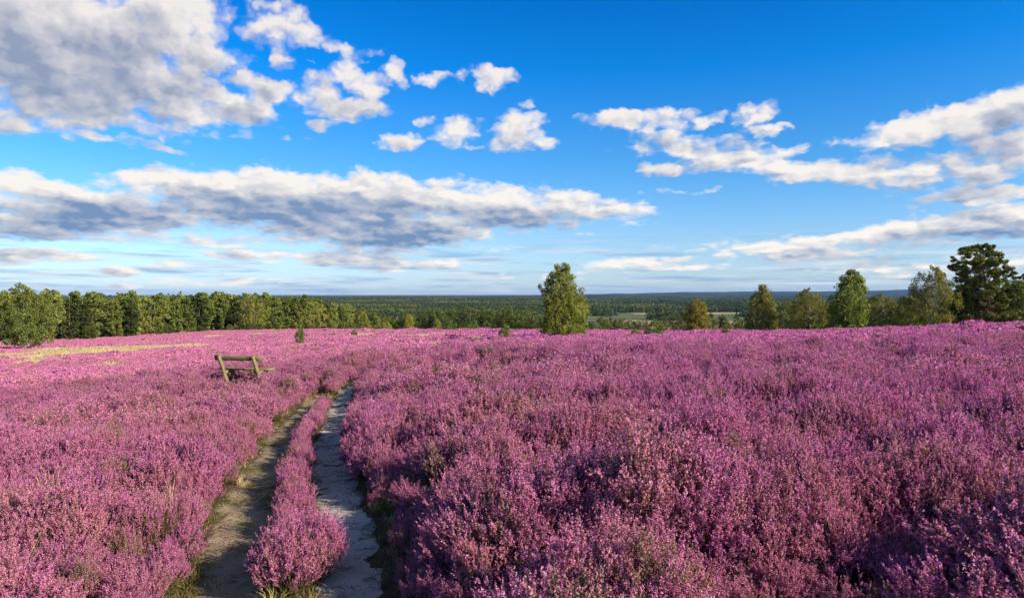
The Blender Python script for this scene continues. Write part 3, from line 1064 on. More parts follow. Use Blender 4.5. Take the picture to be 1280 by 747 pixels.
def build_litter():
    """dead heather twigs, bits of root and small stones lying on the two wheel lines"""
    bark = mat_leaf('dead twig', (.035, .025, .016), (.12, .085, .055), .0, .3)
    stone, T = new_mat('small stone')
    rn = T.n('ShaderNodeObjectInfo').outputs['Random']
    finish(T, principled(T, T.mix(rn, (.12, .11, .10), (.34, .31, .27)), .9))
    pr = []
    rng = np.random.default_rng(77)
    for i in range(4):
        q = Q()
        for j in range(3 + i):
            a = np.array([rng.normal(0, .03), rng.normal(0, .03), .004]); th = rng.uniform(0, 6.28); l = rng.uniform(.02, .075)
            m_ = a + np.array([cos(th), sin(th), .05]) * l * .5; th += rng.normal(0, .5)
            q.tube([a, m_, m_ + np.array([cos(th), sin(th), -.03]) * l * .5], [.0022, .0018, .001], 4, 0, rng.random())
        pr.append(q.mesh('twig', [bark]))
    for i in range(2):
        q = Q()
        u_ = np.linspace(0, pi, 6); w_ = np.linspace(0, 2 * pi, 8, endpoint=False)
        V = np.stack([np.sin(u_)[:, None] * np.cos(w_) * 1.2, np.sin(u_)[:, None] * np.sin(w_), np.cos(u_)[:, None] * np.ones(8) * .6], -1) * .010
        V *= 1 + .25 * rng.normal(size=V.shape[:2])[..., None] * np.sin(u_)[:, None, None]
        q.grid(V, closed=True)
        pr.append(q.mesh('stone', [stone], True))
    x, y = jitter_grid(rng, 2, 17, .055, half=.75)
    d = np.minimum(dist_to(CR, x, y)[0] * 1.0, dist_to(CLL, x, y)[0])
    k = (d < .42) & (rng.random(len(x)) < .10 + .75 * np.clip((d - .12) / .3, 0, 1) * (fbm(x * 3, y * 3, 5, 2) > .42))
    x, y = x[k], y[k]; n = len(x); s = rng.uniform(.5, 1.4, n)
    scatter('litter', pr, np.stack([x, y, ground_z(x, y) + .018], 1), np.stack([rng.normal(0, .1, n), rng.normal(0, .1, n), rng.uniform(0, 6.28, n)], 1), np.stack([s, s, s], 1),
            rng.choice(6, n, p=[.22, .22, .22, .22, .06, .06]), 'dead heather twigs and small stones lying on the path', 'litter')


build_litter()


# ------------------------------------------------------------------ trees
def clump_cloud(q, rng, C, RC, m, leaf, flat=1.0, droop=0.0, out_bias=1.0, mat=0, tone=.25, aspect=1.4):
    """leaves on and in rounded clumps: C (n,3) centres, RC (n) radii, m leaves each"""
    n = len(C)
    d = unit(rng.normal(size=(n, m, 3)))
    r = RC[:, None] * rng.uniform(.35, 1.08, (n, m)) ** .6
    P = d * r[..., None]
    P[..., 2] *= flat
    if droop:
        P[..., 2] -= droop * RC[:, None] * rng.uniform(0, 1, (n, m)) ** 2 * (np.hypot(P[..., 0], P[..., 1]) / (RC[:, None] + 1e-6))
    P += C[:, None]
    nr = unit(d * out_bias + rng.normal(size=(n, m, 3)) * .75)
    v = np.clip(.5 + rng.normal(0, tone * .7, (n, 1)) + rng.normal(0, tone, (n, m)), 0, 1)
    q.quads(cards(rng, P.reshape(-1, 3), nr.reshape(-1, 3), leaf * rng.uniform(.6, 1.35, n * m), aspect), mat, v.ravel())


def prof(pts_):
    t, w = zip(*pts_)
    return lambda x: np.interp(x, t, w)


PROFILES = {
    'lone': prof([(0, .22), (.06, .28), (.25, .335), (.45, .30), (.60, .27), (.70, .26), (.77, .17), (.86, .175), (.95, .13), (1, .04)]),
    'cone': prof([(0, .24), (.1, .31), (.35, .31), (.55, .27), (.75, .19), (.9, .12), (1, .02)]),
    'round': prof([(0, .25), (.15, .40), (.4, .46), (.65, .43), (.85, .30), (1, .04)]),
    'column': prof([(0, .14), (.1, .22), (.4, .27), (.7, .24), (.88, .16), (1, .03)]),
    'pine': prof([(0, .02), (.36, .04), (.44, .15), (.6, .20), (.8, .17), (.93, .11), (1, .03)]),
    'edge': prof([(0, .10), (.1, .19), (.4, .22), (.7, .19), (.9, .12), (1, .02)]),
    'spire': prof([(0, .20), (.08, .25), (.4, .19), (.7, .11), (.9, .05), (1, .01)]),
    'bush': prof([(0, .40), (.2, .55), (.5, .58), (.8, .38), (1, .06)]),
    'juniper': prof([(0, .26), (.2, .36), (.6, .34), (.85, .2), (1, .04)]),
}


def make_tree(seed, H, shape, nclump, nleaf, leaf, leaf_mat, bark_mat, rc=.075, flat=1.0, droop=0.0, t0=.06, limbs=14, trunk_r=.013, lean=.02, skew=None, aspect=1.4, gaps=.15):
    """(trunk mesh, crown mesh): tapering stem with limbs reaching into leaf clumps that fill an uneven crown"""
    rng = np.random.default_rng(seed)
    w = PROFILES[shape]
    t = rng.uniform(t0, 1, nclump * 4)
    keep = rng.random(len(t)) < (w(t) / w(np.linspace(0, 1, 50)).max()) ** 1.3 + .05
    t = t[keep][:nclump]
    n = len(t)
    th = rng.uniform(0, 2 * pi, n)
    # the outline wanders: some sides bulge, some are bitten away
    bulge = 1 + .34 * (fbm(th * 1.3 + 50, t * 4.5, seed, 2) - .5) * 2
    rr = np.sqrt(rng.uniform(.10, 1, n))
    R = w(t) * H * bulge * rr * .90
    C = np.stack([R * np.cos(th), R * np.sin(th), t * H], 1)
    sway = np.array([rng.normal(0, lean), rng.normal(0, lean)]) * H
    C[:, :2] += sway * (t ** 1.5)[:, None]
    if skew is not None:
        C = skew(C, t, H)
    # leave some holes
    hole = fbm(th * 2.1 + 9, t * 8, seed + 5, 2)
    C = C[hole > gaps]; t = t[hole > gaps]
    RC = rc * H * rng.uniform(.65, 1.3, len(C)) * (.55 + .45 * w(t) / w(np.linspace(0, 1, 50)).max())
    q = Q()
    clump_cloud(q, rng, C, RC, nleaf, leaf, flat, droop, aspect=aspect)
    crown = q.mesh('crown', [leaf_mat])
    q = Q()
    k = 12
    tt = np.linspace(0, .95, k)
    wob = rng.normal(0, .004 * H, (k, 2)).cumsum(0) * .5
    sp = np.stack([sway[0] * tt ** 1.5 + wob[:, 0] - wob[0, 0], sway[1] * tt ** 1.5 + wob[:, 1] - wob[0, 1], tt * H], 1)
    if skew is not None:
        sp = skew(sp, tt, H)
    sp[0, 2] = -.5
    rad = trunk_r * H * (1 - tt) ** .8 + .006 * H * .3
    rad[0] *= 1.5
    q.tube(sp, rad, 8)
    for i in rng.permutation(len(C))[:limbs]:
        c = C[i]
        z0 = max(t[i] - rng.uniform(.08, .22), .08)
        a = np.array([np.interp(z0, tt, sp[:, j]) for j in range(3)])
        m1 = a * .6 + c * .4 + np.array([0, 0, .02 * H]); m2 = a * .25 + c * .75 + np.array([0, 0, .015 * H])
        r0 = np.interp(z0, tt, rad) * .5
        q.tube(np.array([a, m1, m2, c]), np.array([r0, r0 * .7, r0 * .45, r0 * .2]), 5)
    return q.mesh('trunk', [bark_mat], True), crown


def tree(name, meshes, x, y, H, H0, label, cat, group=None, rot=0.0, wide=1.0, sink=.1):
    root = link(name, None)
    z = float(height(x, y)[0]) - sink
    s = H / H0
    root.location = (x, y, z); root.rotation_euler = (0, 0, rot); root.scale = (s * wide, s * wide, s)
    tag(root, label, cat, group)
    link('trunk', meshes[0], root)
    link('crown', meshes[1], root)
    return root


def top_height(px, d, ytop):
    """how tall something at that distance is whose top was seen at row ytop"""
    x = (px - HX) / F * d
    return EYE - (ytop - HY) / F * d - float(height(x, d)[0])


def plant(name, meshes, H0, px, d, ytop, label, cat, group=None, rot=0.0, wide=1.0):
    x, y = pole(px, d)
    H = top_height(px, d, ytop)
    return tree(name, meshes, x, y, max(H, .3), H0, label, cat, group, rot, wide)


M_BIRCH_LONE = mat_leaf('lone birch leaves', (.10, .12, .02), (.32, .33, .06), .35, .05)
M_WILD = mat_leaf('old birch leaves', (.075, .09, .02), (.22, .225, .05), .3, .05)
M_JUNIPER = mat_leaf('juniper needles', (.07, .095, .02), (.20, .24, .055), .3, .1)
M_PINE_BIG = mat_leaf('big pine needles', (.055, .07, .017), (.19, .215, .048), .15, .05)


def build_trees():
    def lone_skew(C, t, H):
        # a shoulder standing out on the left under the top, fuller right side low down
        C = C.copy()
        C[:, 0] += H * (.04 * np.exp(-((t - .3) / .25) ** 2) - .05 * np.exp(-((t - .72) / .10) ** 2))
        return C
    # the birch standing alone
    me = make_tree(201, 10, 'lone', 760, 50, .125, M_BIRCH_LONE, M_BARK_BIRCH, rc=.045, droop=1.3, limbs=40, trunk_r=.018, skew=lone_skew, aspect=1.9, gaps=.34, t0=.05)
    plant('birch_tree', me, 10, 703, 84, 328, 'tall birch standing alone in the middle of the heath, widest of all the birches', 'birch', rot=.3, wide=1.05)

    birches = [make_tree(210 + i, 10, sh, 460, 42, .16, M_BIRCH, M_BARK_BIRCH, rc=.052, droop=1.1, limbs=22, trunk_r=.015, aspect=1.8, t0=t0) for i, (sh, t0) in
               enumerate((('cone', .05), ('column', .06), ('round', .08), ('column', .05)))]
    gold = make_tree(220, 10, 'column', 280, 44, .19, M_BIRCH_GOLD, M_BARK_BIRCH, rc=.065, droop=1.0, limbs=20, trunk_r=.014, aspect=1.8, gaps=.2)
    olive = [make_tree(222 + i, 10, sh, 420, 40, .16, M_OLIVE, M_BARK_BIRCH, rc=.052, droop=.9, limbs=22, aspect=1.7, gaps=.26) for i, sh in enumerate(('cone', 'round', 'column'))]
    oaks = [make_tree(230 + i, 10, 'round', 150, 40, .28, M_OAK, M_BARK_PINE, rc=.10, droop=.2, limbs=16, trunk_r=.02) for i in range(3)]
    bushes_ = [make_tree(240 + i, 3, 'bush', 70, 46, .12, M_SHRUB, M_BARK_PINE, rc=.13, limbs=10, trunk_r=.02, t0=.02, lean=.0) for i in range(3)]
    juni = [make_tree(245 + i, 2, 'juniper', 70, 50, .07, M_JUNIPER, M_BARK_PINE, rc=.12, limbs=6, trunk_r=.02, t0=.02, lean=.01, aspect=2) for i in range(2)]

    def pine_skew(C, t, H):
        C = C.copy()
        C[:, 0] += H * (.10 * (1 - t) ** 1.2 - .02)
        return C
    PROFILES['bigpine'] = prof([(0, .30), (.10, .40), (.3, .44), (.5, .40), (.62, .36), (.76, .34), (.88, .27), (.96, .21), (1, .12)])
    bigpine = make_tree(252, 14, 'bigpine', 760, 60, .19, M_PINE_BIG, M_BARK_PINE, rc=.036, flat=.65, limbs=90, trunk_r=.016, skew=pine_skew, aspect=2.4, gaps=.30, t0=.06)

    # right-hand row on the far edge of the rise
    P = plant
    P('birch_tree', gold, 10, 871, 150, 373, 'golden yellow birch among dark bushes beyond the heath', 'birch', rot=1.0, wide=1.35)
    P('birch_tree', olive[0], 10, 953, 125, 354, 'slender olive birch, leftmost tree of the row on the right', 'birch', rot=2.0, wide=1.05)
    P('birch_tree', olive[1], 10, 1012, 128, 359, 'broad olive-brown birch directly left of the dense cone-shaped birch', 'birch', rot=.4, wide=.95)
    P('birch_tree', birches[0], 10, 1063, 116, 336, 'dense bright green birch shaped like a cone in the row on the right', 'birch', rot=.9, wide=1.15)
    P('birch_tree', olive[1], 10, 1104, 150, 366, 'low olive birch touching the right side of the cone-shaped birch', 'birch', rot=.9, wide=1.25)
    P('birch_tree', olive[0], 10, 1138, 145, 369, 'low olive birch touching the left side of the loose open-crowned birch', 'birch', rot=1.9, wide=1.4)
    P('birch_tree', olive[1], 10, 1165, 112, 331, 'loose open-crowned birch beside the big dark pine', 'birch', rot=2.9, wide=.82)
    P('pine_tree', bigpine, 14, 1232, 112, 305, 'big dark pine with open layered branches, tallest tree on the right', 'pine')
    P('birch_tree', birches[3], 10, 1206, 128, 362, 'low green birch growing in front of the big pine on its left side', 'birch', rot=1.1, wide=1.2)
    P('pine_tree', bigpine, 14, 1292, 122, 338, 'lower pine at the right edge of the photo behind the big dark pine', 'pine', rot=2.2)
    P('oak_tree', oaks[0], 10, 1133, 165, 371, 'dark round tree in the gap between two birches of the right row', 'tree', rot=1.0)
    P('oak_tree', oaks[1], 10, 1095, 160, 380, 'low dark tree behind the right foot of the cone-shaped birch', 'tree', rot=2.0)
    P('oak_tree', oaks[2], 10, 985, 170, 374, 'dark tree filling the gap between the two leftmost birches of the right row', 'tree', rot=2.0)
    P('oak_tree', oaks[0], 10, 1040, 165, 378, 'dark tree seen through the gap left of the cone-shaped birch', 'tree', rot=3.0)
    P('oak_tree', oaks[1], 10, 1262, 150, 352, 'dark broad tree behind the right side of the big pine', 'tree', rot=4.0)
    P('oak_tree', oaks[2], 10, 1190, 160, 368, 'dark tree behind the trunk of the loose open-crowned birch', 'tree', rot=5.0)

    # hedge and bushes just over the crest, centre right
    for i, (px, d, yt, m, w, lab) in enumerate((
            (748, 190, 397, 0, 1.2, 'round green bush just right of the lone birch, beyond the heath edge'),
            (765, 195, 397, 1, 1.2, 'brownish round bush second to the right of the lone birch'),
            (778, 200, 399, 2, 1.0, 'small dark bush third to the right of the lone birch'),
            (789, 210, 400, 0, .9, 'tiny round bush in front of the stubble field'),
            (725, 190, 396, 1, 1.1, 'dark bush half hidden behind the right side of the lone birch'),
            (803, 175, 400, 1, 1.1, 'yellowish bush directly behind the two young junipers'),
            (655, 200, 399, 1, 1.0, 'reddish brown bush at the right end of the dark wood'),
            (668, 200, 400, 2, 1.1, 'low bush at the left foot of the lone birch, beyond the heath'),
            (580, 210, 403, 0, 1.2, 'round light bush before the left half of the dark wood'),
            (592, 205, 404, 2, 1.0, 'rightmost of three round light bushes before the dark wood'),
            (564, 215, 402, 1, 1.2, 'leftmost of three round light bushes before the dark wood'))):
        P('bush', bushes_[m], 3, px, d, yt - 1.5, lab, 'bush', 'round bushes beyond the heath edge', rot=i * 1.3, wide=w * 1.15)
    for i, (px, d, yt, k, w, lab) in enumerate((
            (827, 165, 391, 1, .75, 'dark bushy tree left of the golden birch at the start of the hedge'),
            (842, 172, 393, 2, .8, 'dark green tree second in the hedge left of the golden birch'),
            (855, 168, 388, 0, .8, 'dark green tree touching the left side of the golden birch'),
            (888, 175, 391, 1, .9, 'dark green tree directly right of the golden birch'),
            (903, 180, 393, 2, .9, 'brownish green tree between golden birch and row on the right'),
            (921, 182, 395, 0, .9, 'low dark tree before the stubble field, left of the slender olive birch'),
            (935, 170, 394, 1, .8, 'dark tree at the left foot of the slender olive birch'))):
        P('hedge_tree', oaks[k], 10, px, d, yt, lab, 'tree', 'dark hedge trees around the golden birch', rot=i * 1.7, wide=w)
    # young growth scattered on the heath itself
    P('juniper_bush', juni[0], 2, 631, 81, 404, 'small upright green juniper left of the lone birch', 'juniper', rot=.5, wide=.85)
    P('juniper_bush', juni[1], 2, 817, 82, 397, 'round green juniper, larger of the pair right of the lone birch', 'juniper', rot=1.5, wide=1.2)
    P('juniper_bush', juni[0], 2, 795, 80, 410, 'small low juniper, lesser of the pair right of the lone birch', 'juniper', rot=2.5, wide=1.5)
    P('juniper_bush', juni[1], 2, 907, 78, 404, 'tiny dark juniper in front of the hedge on the right heath', 'juniper', rot=3.5, wide=.8)
    P('juniper_bush', juni[0], 2, 375, 100, 408, 'small dark green juniper before the forest, right of the bench', 'juniper', rot=.9, wide=.7)
    P('juniper_bush', juni[1], 2, 443, 140, 410, 'tiny green juniper at the far forest end of the heath', 'juniper', rot=.9, wide=1.1)
    P('birch_tree', gold, 10, 511, 240, 391, 'small golden birch at the right end of the left forest', 'birch', rot=2.6)
    P('birch_tree', olive[0], 10, 546, 230, 396, 'small pale green birch in front of the dark wood', 'birch', rot=1.6, wide=1.1)

    # big birch before the forest on the far left
    wild = make_tree(299, 10, 'round', 420, 46, .17, M_WILD, M_BARK_BIRCH, rc=.055, droop=.9, limbs=24, trunk_r=.015, aspect=1.7, gaps=.22, t0=.10)
    P('birch_tree', wild, 10, 29, 118, 352, 'large birch standing out in front of the forest at the far left', 'birch', rot=2.0, wide=.86)

    # the forest along the left side
    pines = [make_tree(260 + i, 14, 'pine', 90, 40, .42, M_PINE, M_BARK_PINE, rc=.062, flat=.75, limbs=10, trunk_r=.010, aspect=1.8) for i in range(4)]
    edges = [make_tree(270 + i, 14, 'edge', 110, 38, .40, M_PINE, M_BARK_PINE, rc=.062, flat=.7, limbs=12, trunk_r=.010, aspect=1.8, gaps=.24) for i in range(3)]
    darkp = [make_tree(275 + i, 14, 'edge', 100, 38, .40, M_PINE_DARK, M_BARK_PINE, rc=.062, flat=.7, limbs=8, trunk_r=.010, aspect=1.8, gaps=.2) for i in range(2)]
    spires = [make_tree(280 + i, 14, 'spire', 100, 34, .34, M_PINE, M_BARK_PINE, rc=.042, flat=.7, limbs=6, trunk_r=.010, aspect=1.8) for i in range(2)]
    fb = [make_tree(285 + i, 14, sh, 110, 40, .34, m_, M_BARK_BIRCH, rc=.062, droop=.9, limbs=16, trunk_r=.011, aspect=1.7, gaps=.3, t0=.16) for i, (sh, m_) in
          enumerate((('column', M_BIRCH), ('round', M_OLIVE), ('column', M_OLIVE)))]
    rng = np.random.default_rng(5)
    edge_line = np.array([(-165, 128), (-142, 155), (-124, 186), (-108, 215), (-90, 240), (-76, 262), (-71, 300), (-68, 350), (-66, 420)])
    seg = np.linalg.norm(np.diff(edge_line, axis=0), axis=1); cum = np.concatenate([[0], np.cumsum(seg)])
    skyline = [(0, 366), (60, 364), (120, 365), (200, 368), (300, 369), (370, 372), (400, 376), (430, 383), (460, 391), (500, 400)]
    named = []
    for row in range(5):
        s = rng.uniform(0, 4)
        while s < cum[-1]:
            x0, y0 = np.interp(s, cum, edge_line[:, 0]), np.interp(s, cum, edge_line[:, 1])
            i = min(np.searchsorted(cum, s, 'right') - 1, len(seg) - 1)
            t = (edge_line[i + 1] - edge_line[i]) / seg[i]
            off = row * 5.5 + rng.uniform(-1.8, 1.8)
            x, y = x0 - t[1] * off, y0 + t[0] * off
            px = HX + x / y * F
            step = rng.uniform(3.2, 5.2) * (1.0 if row == 0 else 1.5)
            s += step
            if px < -45 or (row > 2 and px > 395): continue
            H = rng.uniform(12.5, 15.0) * (1.0 if row else .88)
            top = np.interp(px, [p for p, _ in skyline], [p for _, p in skyline]) + rng.normal(0, 2.6)
            Hs = EYE - (top - HY) / F * y - float(height(x, y)[0])
            H = float(np.clip(H * .45 + Hs * .55 if row else min(H, Hs), 6, 17))
            where = ('near the big birch' if px < 110 else 'behind the yellow grass' if px < 240 else 'behind the bench' if px < 390 else 'past the crest')
            u = rng.random()
            if row == 0:
                if u < .38: ms, nm, lab, cat = fb[rng.integers(3)], 'birch_tree', 'pale birch at the front of the left forest, ', 'birch'
                elif u < .60: ms, nm, lab, cat = edges[rng.integers(3)], 'pine_tree', 'bushy pine at the front of the left forest, ', 'pine'
                elif u < .80: ms, nm, lab, cat = pines[rng.integers(4)], 'pine_tree', 'bare-trunked pine at the front of the left forest, ', 'pine'
                else: ms, nm, lab, cat = darkp[rng.integers(2)], 'pine_tree', 'dark pine at the front of the left forest, ', 'pine'
            else:
                if u < .35: ms, nm, lab, cat = edges[rng.integers(3)], 'pine_tree', 'bushy pine inside the left forest, ', 'pine'
                elif u < .75: ms, nm, lab, cat = pines[rng.integers(4)], 'pine_tree', 'round-topped pine inside the left forest, ', 'pine'
                else: ms, nm, lab, cat = spires[rng.integers(2)], 'spruce_tree', 'pointed spruce inside the left forest, ', 'spruce'
            o_ = tree(nm, ms, x, y, H, 14, lab + where, cat, lab.rstrip(', ').replace('birch', 'birches', 1).replace('pine ', 'pines ', 1) + ' ' + where, rng.uniform(0, 6.28), rng.uniform(.9, 1.25))
            if row == 0: named.append((px, lab, where, o_))
            if row == 0 and rng.random() < .40 and px > 0:
                b_ = tree('forest_bush', bushes_[rng.integers(3)], x + 3 * t[1] + rng.uniform(-1, 1), y - 3 * t[0], rng.uniform(2.0, 4.2), 3, 'low bush at the foot of the left forest, ' + where, 'bush',
                          'bushes at the foot of the left forest ' + where, rng.uniform(0, 6), rng.uniform(.9, 1.4))
                named.append((px, 'low bush at the foot of the left forest, ', where, b_))
    ORD = 'first second third fourth fifth sixth seventh eighth ninth tenth eleventh twelfth thirteenth fourteenth fifteenth sixteenth seventeenth eighteenth nineteenth twentieth'.split()
    def ordinals(items, form):
        keys = {}
        for px, lab, where, o_ in sorted(items, key=lambda a_: a_[0]):
            keys.setdefault((lab, where), []).append(o_)
        for (lab, where), os_ in keys.items():
            for i, o_ in enumerate(os_):
                if len(os_) > 1 and i < len(ORD):
                    kind_ = lab.split(' at the ')[0]
                    rest_ = ' at the ' + lab.split(' at the ')[1].rstrip(', ') if form is None else form
                    o_['label'] = ('%s %s from the left' % (ORD[i], kind_)) + (', ' + where if where else '') + rest_.replace(' of the left forest', ' of the forest')
    ordinals(named, None)
    # the wood down in the valley, centre left: cloud shade put into its dark leaf colour
    rng = np.random.default_rng(8)
    shade_oaks = [make_tree(290 + i, 18, 'round', 110, 38, .55, M_OAK, M_BARK_PINE, rc=.085, limbs=6, droop=.2, gaps=.2) for i in range(3)]
    front = []
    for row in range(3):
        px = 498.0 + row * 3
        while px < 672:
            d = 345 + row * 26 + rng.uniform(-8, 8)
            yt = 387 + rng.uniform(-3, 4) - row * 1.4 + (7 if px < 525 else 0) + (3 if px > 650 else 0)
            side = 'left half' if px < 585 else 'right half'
            o_ = P('oak_tree', shade_oaks[rng.integers(3)], 18, px, d, yt, 'dark round tree in the %s of the wood left of the lone birch' % side, 'tree',
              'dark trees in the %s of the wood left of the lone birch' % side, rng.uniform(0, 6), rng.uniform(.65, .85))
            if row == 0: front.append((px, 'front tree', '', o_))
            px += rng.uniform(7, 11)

    ordinals(front, ' in the dark wood left of the lone birch')


build_trees()


# ------------------------------------------------------------------ valley: fields, woods, far ridges
def sheet(name, px0, px1, d0, d1, mat, n=24, lift=.6):
    px = np.linspace(px0, px1, n); d = np.linspace(d0, d1, n)
    PX, D = np.meshgrid(px, d)
    D = D + (fbm(PX / 40., PX * 0, int(d0), 2) - .5) * (d1 - d0) * .35
    PX = px0 + (PX - px0) * 1.0 + (fbm(D / 60., D * 0, int(d0) + 3, 2) - .5) * (px1 - px0) * .30
    X = (PX - HX) / F * D
    Z = height(X.ravel(), D.ravel()).reshape(X.shape) + lift
    q = Q(); q.grid(np.stack([X, D, Z], -1))
    return tag(link(name, q.mesh(name, [mat], True)), kind='structure')


def mat_field(name, a, b, sc):
    m, T = new_mat(name)
    p = T.n('ShaderNodeNewGeometry').outputs['Position']
    n = T.noise(T.v('MULTIPLY', p, (1, .35, 1)), sc, 4, .6)
    finish(T, principled(T, T.mix(T.smooth(n, .35, .65), a, b), 1.0, None, .05))
    return m


def mat_forest_mass():
    m, T = new_mat('distant forest')
    p = T.n('ShaderNodeNewGeometry').outputs['Position']
    rnd = T.n('ShaderNodeObjectInfo').outputs['Random']
    v = attr(T, 'v')
    n = T.noise(p, .0035, 3, .55)
    c = T.mix(v, (.022, .034, .012), (.085, .10, .030))
    c = T.mix(T.m('MULTIPLY', T.smooth(n, .48, .62), .75), c, (.16, .17, .045))
    c = T.mix(T.m('MULTIPLY', rnd, .3), c, (.03, .05, .018))
    finish(T, leafy(T, c, .1))
    return m


def forest_patch(seed, R, H, n, mat, conifer):
    """sixty metres of distant wood: crowns standing shoulder to shoulder"""
    rng = np.random.default_rng(seed)
    q = Q()
    k = int(R * R / 9)
    cx, cy = rng.uniform(-R, R, k), rng.uniform(-R, R, k)
    ch = H * rng.uniform(.7, 1.1, k)
    w = rng.uniform(2.6, 4.2, k)
    m = n // k
    t = rng.uniform(.15, 1, (k, m)); th = rng.uniform(0, 2 * pi, (k, m))
    r = w[:, None] * (np.sqrt(np.clip(1 - ((t - .5) / .52) ** 2, 0, 1)) if not conifer else (1.05 - t)) * rng.uniform(.8, 1.1, (k, m))
    c = np.stack([cx[:, None] + r * np.cos(th), cy[:, None] + r * np.sin(th), ch[:, None] * t], -1).reshape(-1, 3)
    nr = unit(np.stack([np.cos(th), np.sin(th), (t - .4) * 2], -1).reshape(-1, 3) + rng.normal(0, .35, (k * m, 3)))
    v = np.clip(np.repeat(rng.uniform(.1, .9, k), m) + rng.normal(0, .15, k * m), 0, 1)
    q.quads(cards(rng, c, nr, 2.3 * rng.uniform(.7, 1.3, k * m), 1.2), 0, v)
    return q.mesh('forest_patch', [mat])


def build_far():
    tan = mat_field('stubble', (.24, .20, .095), (.32, .26, .13), .02)
    green = mat_field('green meadow', (.09, .13, .03), (.14, .18, .045), .02)
    dull = mat_field('dull pasture', (.085, .095, .045), (.12, .12, .06), .015)
    sheet('field_stubble', 735, 1010, 690, 1020, tan)
    sheet('field_pasture', 690, 860, 1035, 1190, dull)
    sheet('field_stubble_far', 800, 960, 1280, 1400, tan)
    sheet('meadow', 620, 760, 1120, 1300, green, lift=.9)
    m = mat_forest_mass()
    pr = [forest_patch(300 + i, 32, 15, 2600, m, i % 2 == 0) for i in range(4)]
    rng = np.random.default_rng(12)
    P = []
    for (p0, p1, d0, d1) in ((-350, 505, 520, 1000), (505, 612, 480, 1000), (612, 735, 1320, 1500), (735, 770, 1230, 1500), (955, 1010, 1190, 1500), (845, 870, 1040, 1100), (-350, 640, 1000, 1500), (1010, 1700, 420, 1500), (-350, 1700, 1450, 2600), (-350, 1700, 2600, 5600)):
        sp = 46 if d1 <= 2600 else 95
        for d in np.arange(d0, d1, sp):
            w = (p1 - p0) / F * d
            k = max(int(w / sp), 1)
            px = np.linspace(p0, p1, k) + rng.uniform(-.4, .4, k) * (p1 - p0) / k
            dd = d + rng.uniform(-.4, .4, k) * sp
            x = (px - HX) / F * dd
            keep = np.ones(k, bool)
            if d0 > 1400 and d0 < 2600:      # clearings
                keep = fbm(x / 260., dd / 200., 77, 2) > (.36 if d < 2000 else .42)
            P.append(np.stack([x[keep], dd[keep], np.full(keep.sum(), 1.0 if sp < 60 else 2.0)], 1))
    P = np.concatenate(P)
    n = len(P)
    s = P[:, 2]
    z = height(P[:, 0], P[:, 1])
    hh = rng.uniform(.85, 1.15, n)
    scatter('distant_forest', pr, np.stack([P[:, 0], P[:, 1], z - 1], 1), np.stack([np.zeros(n), np.zeros(n), rng.integers(0, 4, n) * pi / 2], 1), np.stack([s, s, hh], 1), rng.integers(0, 4, n),
            'green forest covering the plain out to the far ridges', 'forest')
    print('forest patches', n)
    # ridges on the horizon
    hm, T = new_mat('wooded ridge')
    p = T.n('ShaderNodeNewGeometry').outputs['Position']
    nz = T.noise(T.v('MULTIPLY', p, (1, .4, 1)), .0022, 5, .65)
    fine = T.noise(p, .03, 3, .7)
    c = T.mix(T.smooth(nz, .4, .65), (.012, .026, .018), (.035, .052, .024))
    c = T.mix(T.smooth(fine, .45, .7), c, (.02, .035, .02))
    finish(T, principled(T, c, 1.0, None, .02))
    th = np.concatenate([np.linspace(-pi, -.95, 40), np.linspace(-.94, .94, 500), np.linspace(.95, pi, 40)])
    for name, r0, depth, tops, amp, seed in (
            ('hills', 6000, 1600, [(-400, 371.5), (400, 371.5), (560, 371), (640, 370), (760, 368.5), (1000, 368), (1280, 369), (1700, 369)], .5, 4),
            ('hills_far', 9300, 2600, [(-400, 371), (300, 371), (420, 370.5), (560, 370), (640, 368.7), (700, 367.8), (790, 366.6), (850, 364.8), (900, 364.4), (960, 363.9), (1010, 364.2), (1060, 363.6), (1140, 361.8), (1280, 361.6), (1700, 362)], .45, 6)):
        pxs = HX + np.tan(np.clip(th, -1.3, 1.3)) * F
        yt = np.interp(pxs, [a for a, _ in tops], [b for _, b in tops])
        crest = EYE + (HY - yt) / F * r0 * np.cos(np.clip(th, -1.2, 1.2)) + (fbm(th * 60, th * 0, seed, 4) - .5) * amp / F * r0 * 2
        k = 15
        s = np.linspace(-1, 1, k)
        R = r0 + s * depth * .5
        base = -48.0
        V = np.zeros((k, len(th), 3))
        for i in range(k):
            h = base + (crest - base) * (cos(s[i] * pi / 2) ** .8)
            V[i, :, 0] = R[i] * np.sin(th); V[i, :, 1] = R[i] * np.cos(th); V[i, :, 2] = h
        q = Q(); q.grid(V[::-1])
        tag(link(name, q.mesh(name, [hm], True)), kind='structure')
    # the air over the plain
    bpy.ops.mesh.primitive_cube_add(size=1, location=(0, 0, 0))
    hz = bpy.context.object
    hz.name = 'haze'
    zb, zt = -62.0, 75.0
    hz.location = (0, 0, (zb + zt) / 2); hz.scale = (31000, 31000, zt - zb)
    vm, T = new_mat('air')
    pv = T.n('ShaderNodeVolumePrincipled')
    pv.inputs['Color'].default_value = (.30, .55, 1.0, 1)
    pv.inputs['Density'].default_value = HAZE
    pv.inputs['Anisotropy'].default_value = .2
    o = T.n('ShaderNodeOutputMaterial')
    T.t.links.new(pv.outputs[0], o.inputs['Volume'])
    hz.data.materials.append(vm)
    tag(hz, kind='stuff')


HAZE = 3.0e-5
build_far()


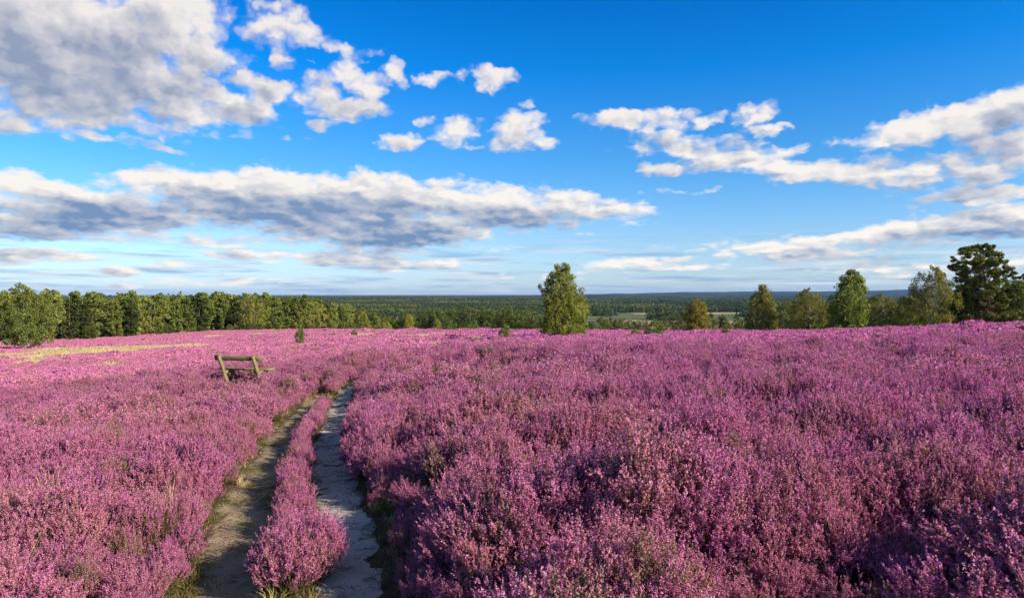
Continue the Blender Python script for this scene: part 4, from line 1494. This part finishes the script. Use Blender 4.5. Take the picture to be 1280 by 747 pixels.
# ------------------------------------------------------------------ the bench
def plank(q, a, b, up, w, t, mat=0, rng=None):
    """a board from a to b: width w along up, thickness t, slightly rounded arrises and an uneven run"""
    a, b, up = np.array(a, float), np.array(b, float), np.array(up, float)
    d = unit(b - a); up = unit(up - d * (up @ d)); n = np.cross(d, up)
    c = min(w, t) * .14
    ring = [(-w / 2 + c, -t / 2), (w / 2 - c, -t / 2), (w / 2, -t / 2 + c), (w / 2, t / 2 - c), (w / 2 - c, t / 2), (-w / 2 + c, t / 2), (-w / 2, t / 2 - c), (-w / 2, -t / 2 + c)]
    ks = 9
    rows = []
    for i in range(ks):
        s = i / (ks - 1)
        wob = rng.normal(0, .004, 2) if rng is not None else (0, 0)
        p = a + (b - a) * s
        rows.append([p + up * (u_ * (1 + wob[0] * 3) + wob[0]) + n * (v_ + wob[1]) for u_, v_ in ring])
    V = np.array(rows)
    ends = [np.repeat(V[0].mean(0)[None], 8, 0)[None], V, np.repeat(V[-1].mean(0)[None], 8, 0)[None]]
    q.grid(np.concatenate(ends), mat, closed=True)


def build_bench():
    m, T = new_mat('weathered bench wood')
    tc = T.n('ShaderNodeTexCoord').outputs['Object']
    n = T.noise(T.v('MULTIPLY', tc, (1.2, 14, 14)), 3, 5, .7)
    lich = T.noise(tc, 5, 4, .6)
    c = T.mix(T.smooth(n, .35, .65), (.10, .075, .035), (.27, .20, .09))
    c = T.mix(T.m('MULTIPLY', T.smooth(lich, .5, .62), .6), c, (.17, .19, .06))
    finish(T, principled(T, c, .85, bump(T, n, .5, .01), .2))
    rng = np.random.default_rng(3)
    x0, y0 = pole(303, 21.5)
    z0 = float(height(x0, y0)[0])
    root = link('bench', None)
    root.location = (x0, y0, z0)
    root.rotation_euler = (0, 0, radians(-9))
    tag(root, 'weathered wooden bench seen from behind, standing alone in the purple heather', 'bench')
    # seen from behind: the sitter looks away from the camera; x runs along the bench
    q = Q(); plank(q, (-.80, -.23, .81), (.80, -.23, .81), (0, -.28, 1), .15, .045, rng=rng)
    link('backrest', q.mesh('backrest', [m]), root)
    q = Q(); plank(q, (-.86, .20, .43), (.94, .20, .43), (0, 1, 0), .32, .05, rng=rng)
    link('seat', q.mesh('seat', [m]), root)
    for x in (-.58, .56):
        # a raking plank from the foot at the back up over the seat to the backrest
        q = Q(); plank(q, (x + .13, -.02, -.16), (x - .04, -.31, .89), (1, 0, 0), .075, .12, rng=rng)
        link('back_post', q.mesh('back_post', [m]), root)
        q = Q(); plank(q, (x + .10, .32, -.1), (x + .05, .30, .40), (1, 0, 0), .10, .13, rng=rng)
        link('leg', q.mesh('leg', [m]), root)
        q = Q(); plank(q, (x + .06, -.16, .345), (x + .06, .36, .375), (0, 0, 1), .10, .09, rng=rng)
        link('seat_bearer', q.mesh('seat_bearer', [m]), root)


build_bench()
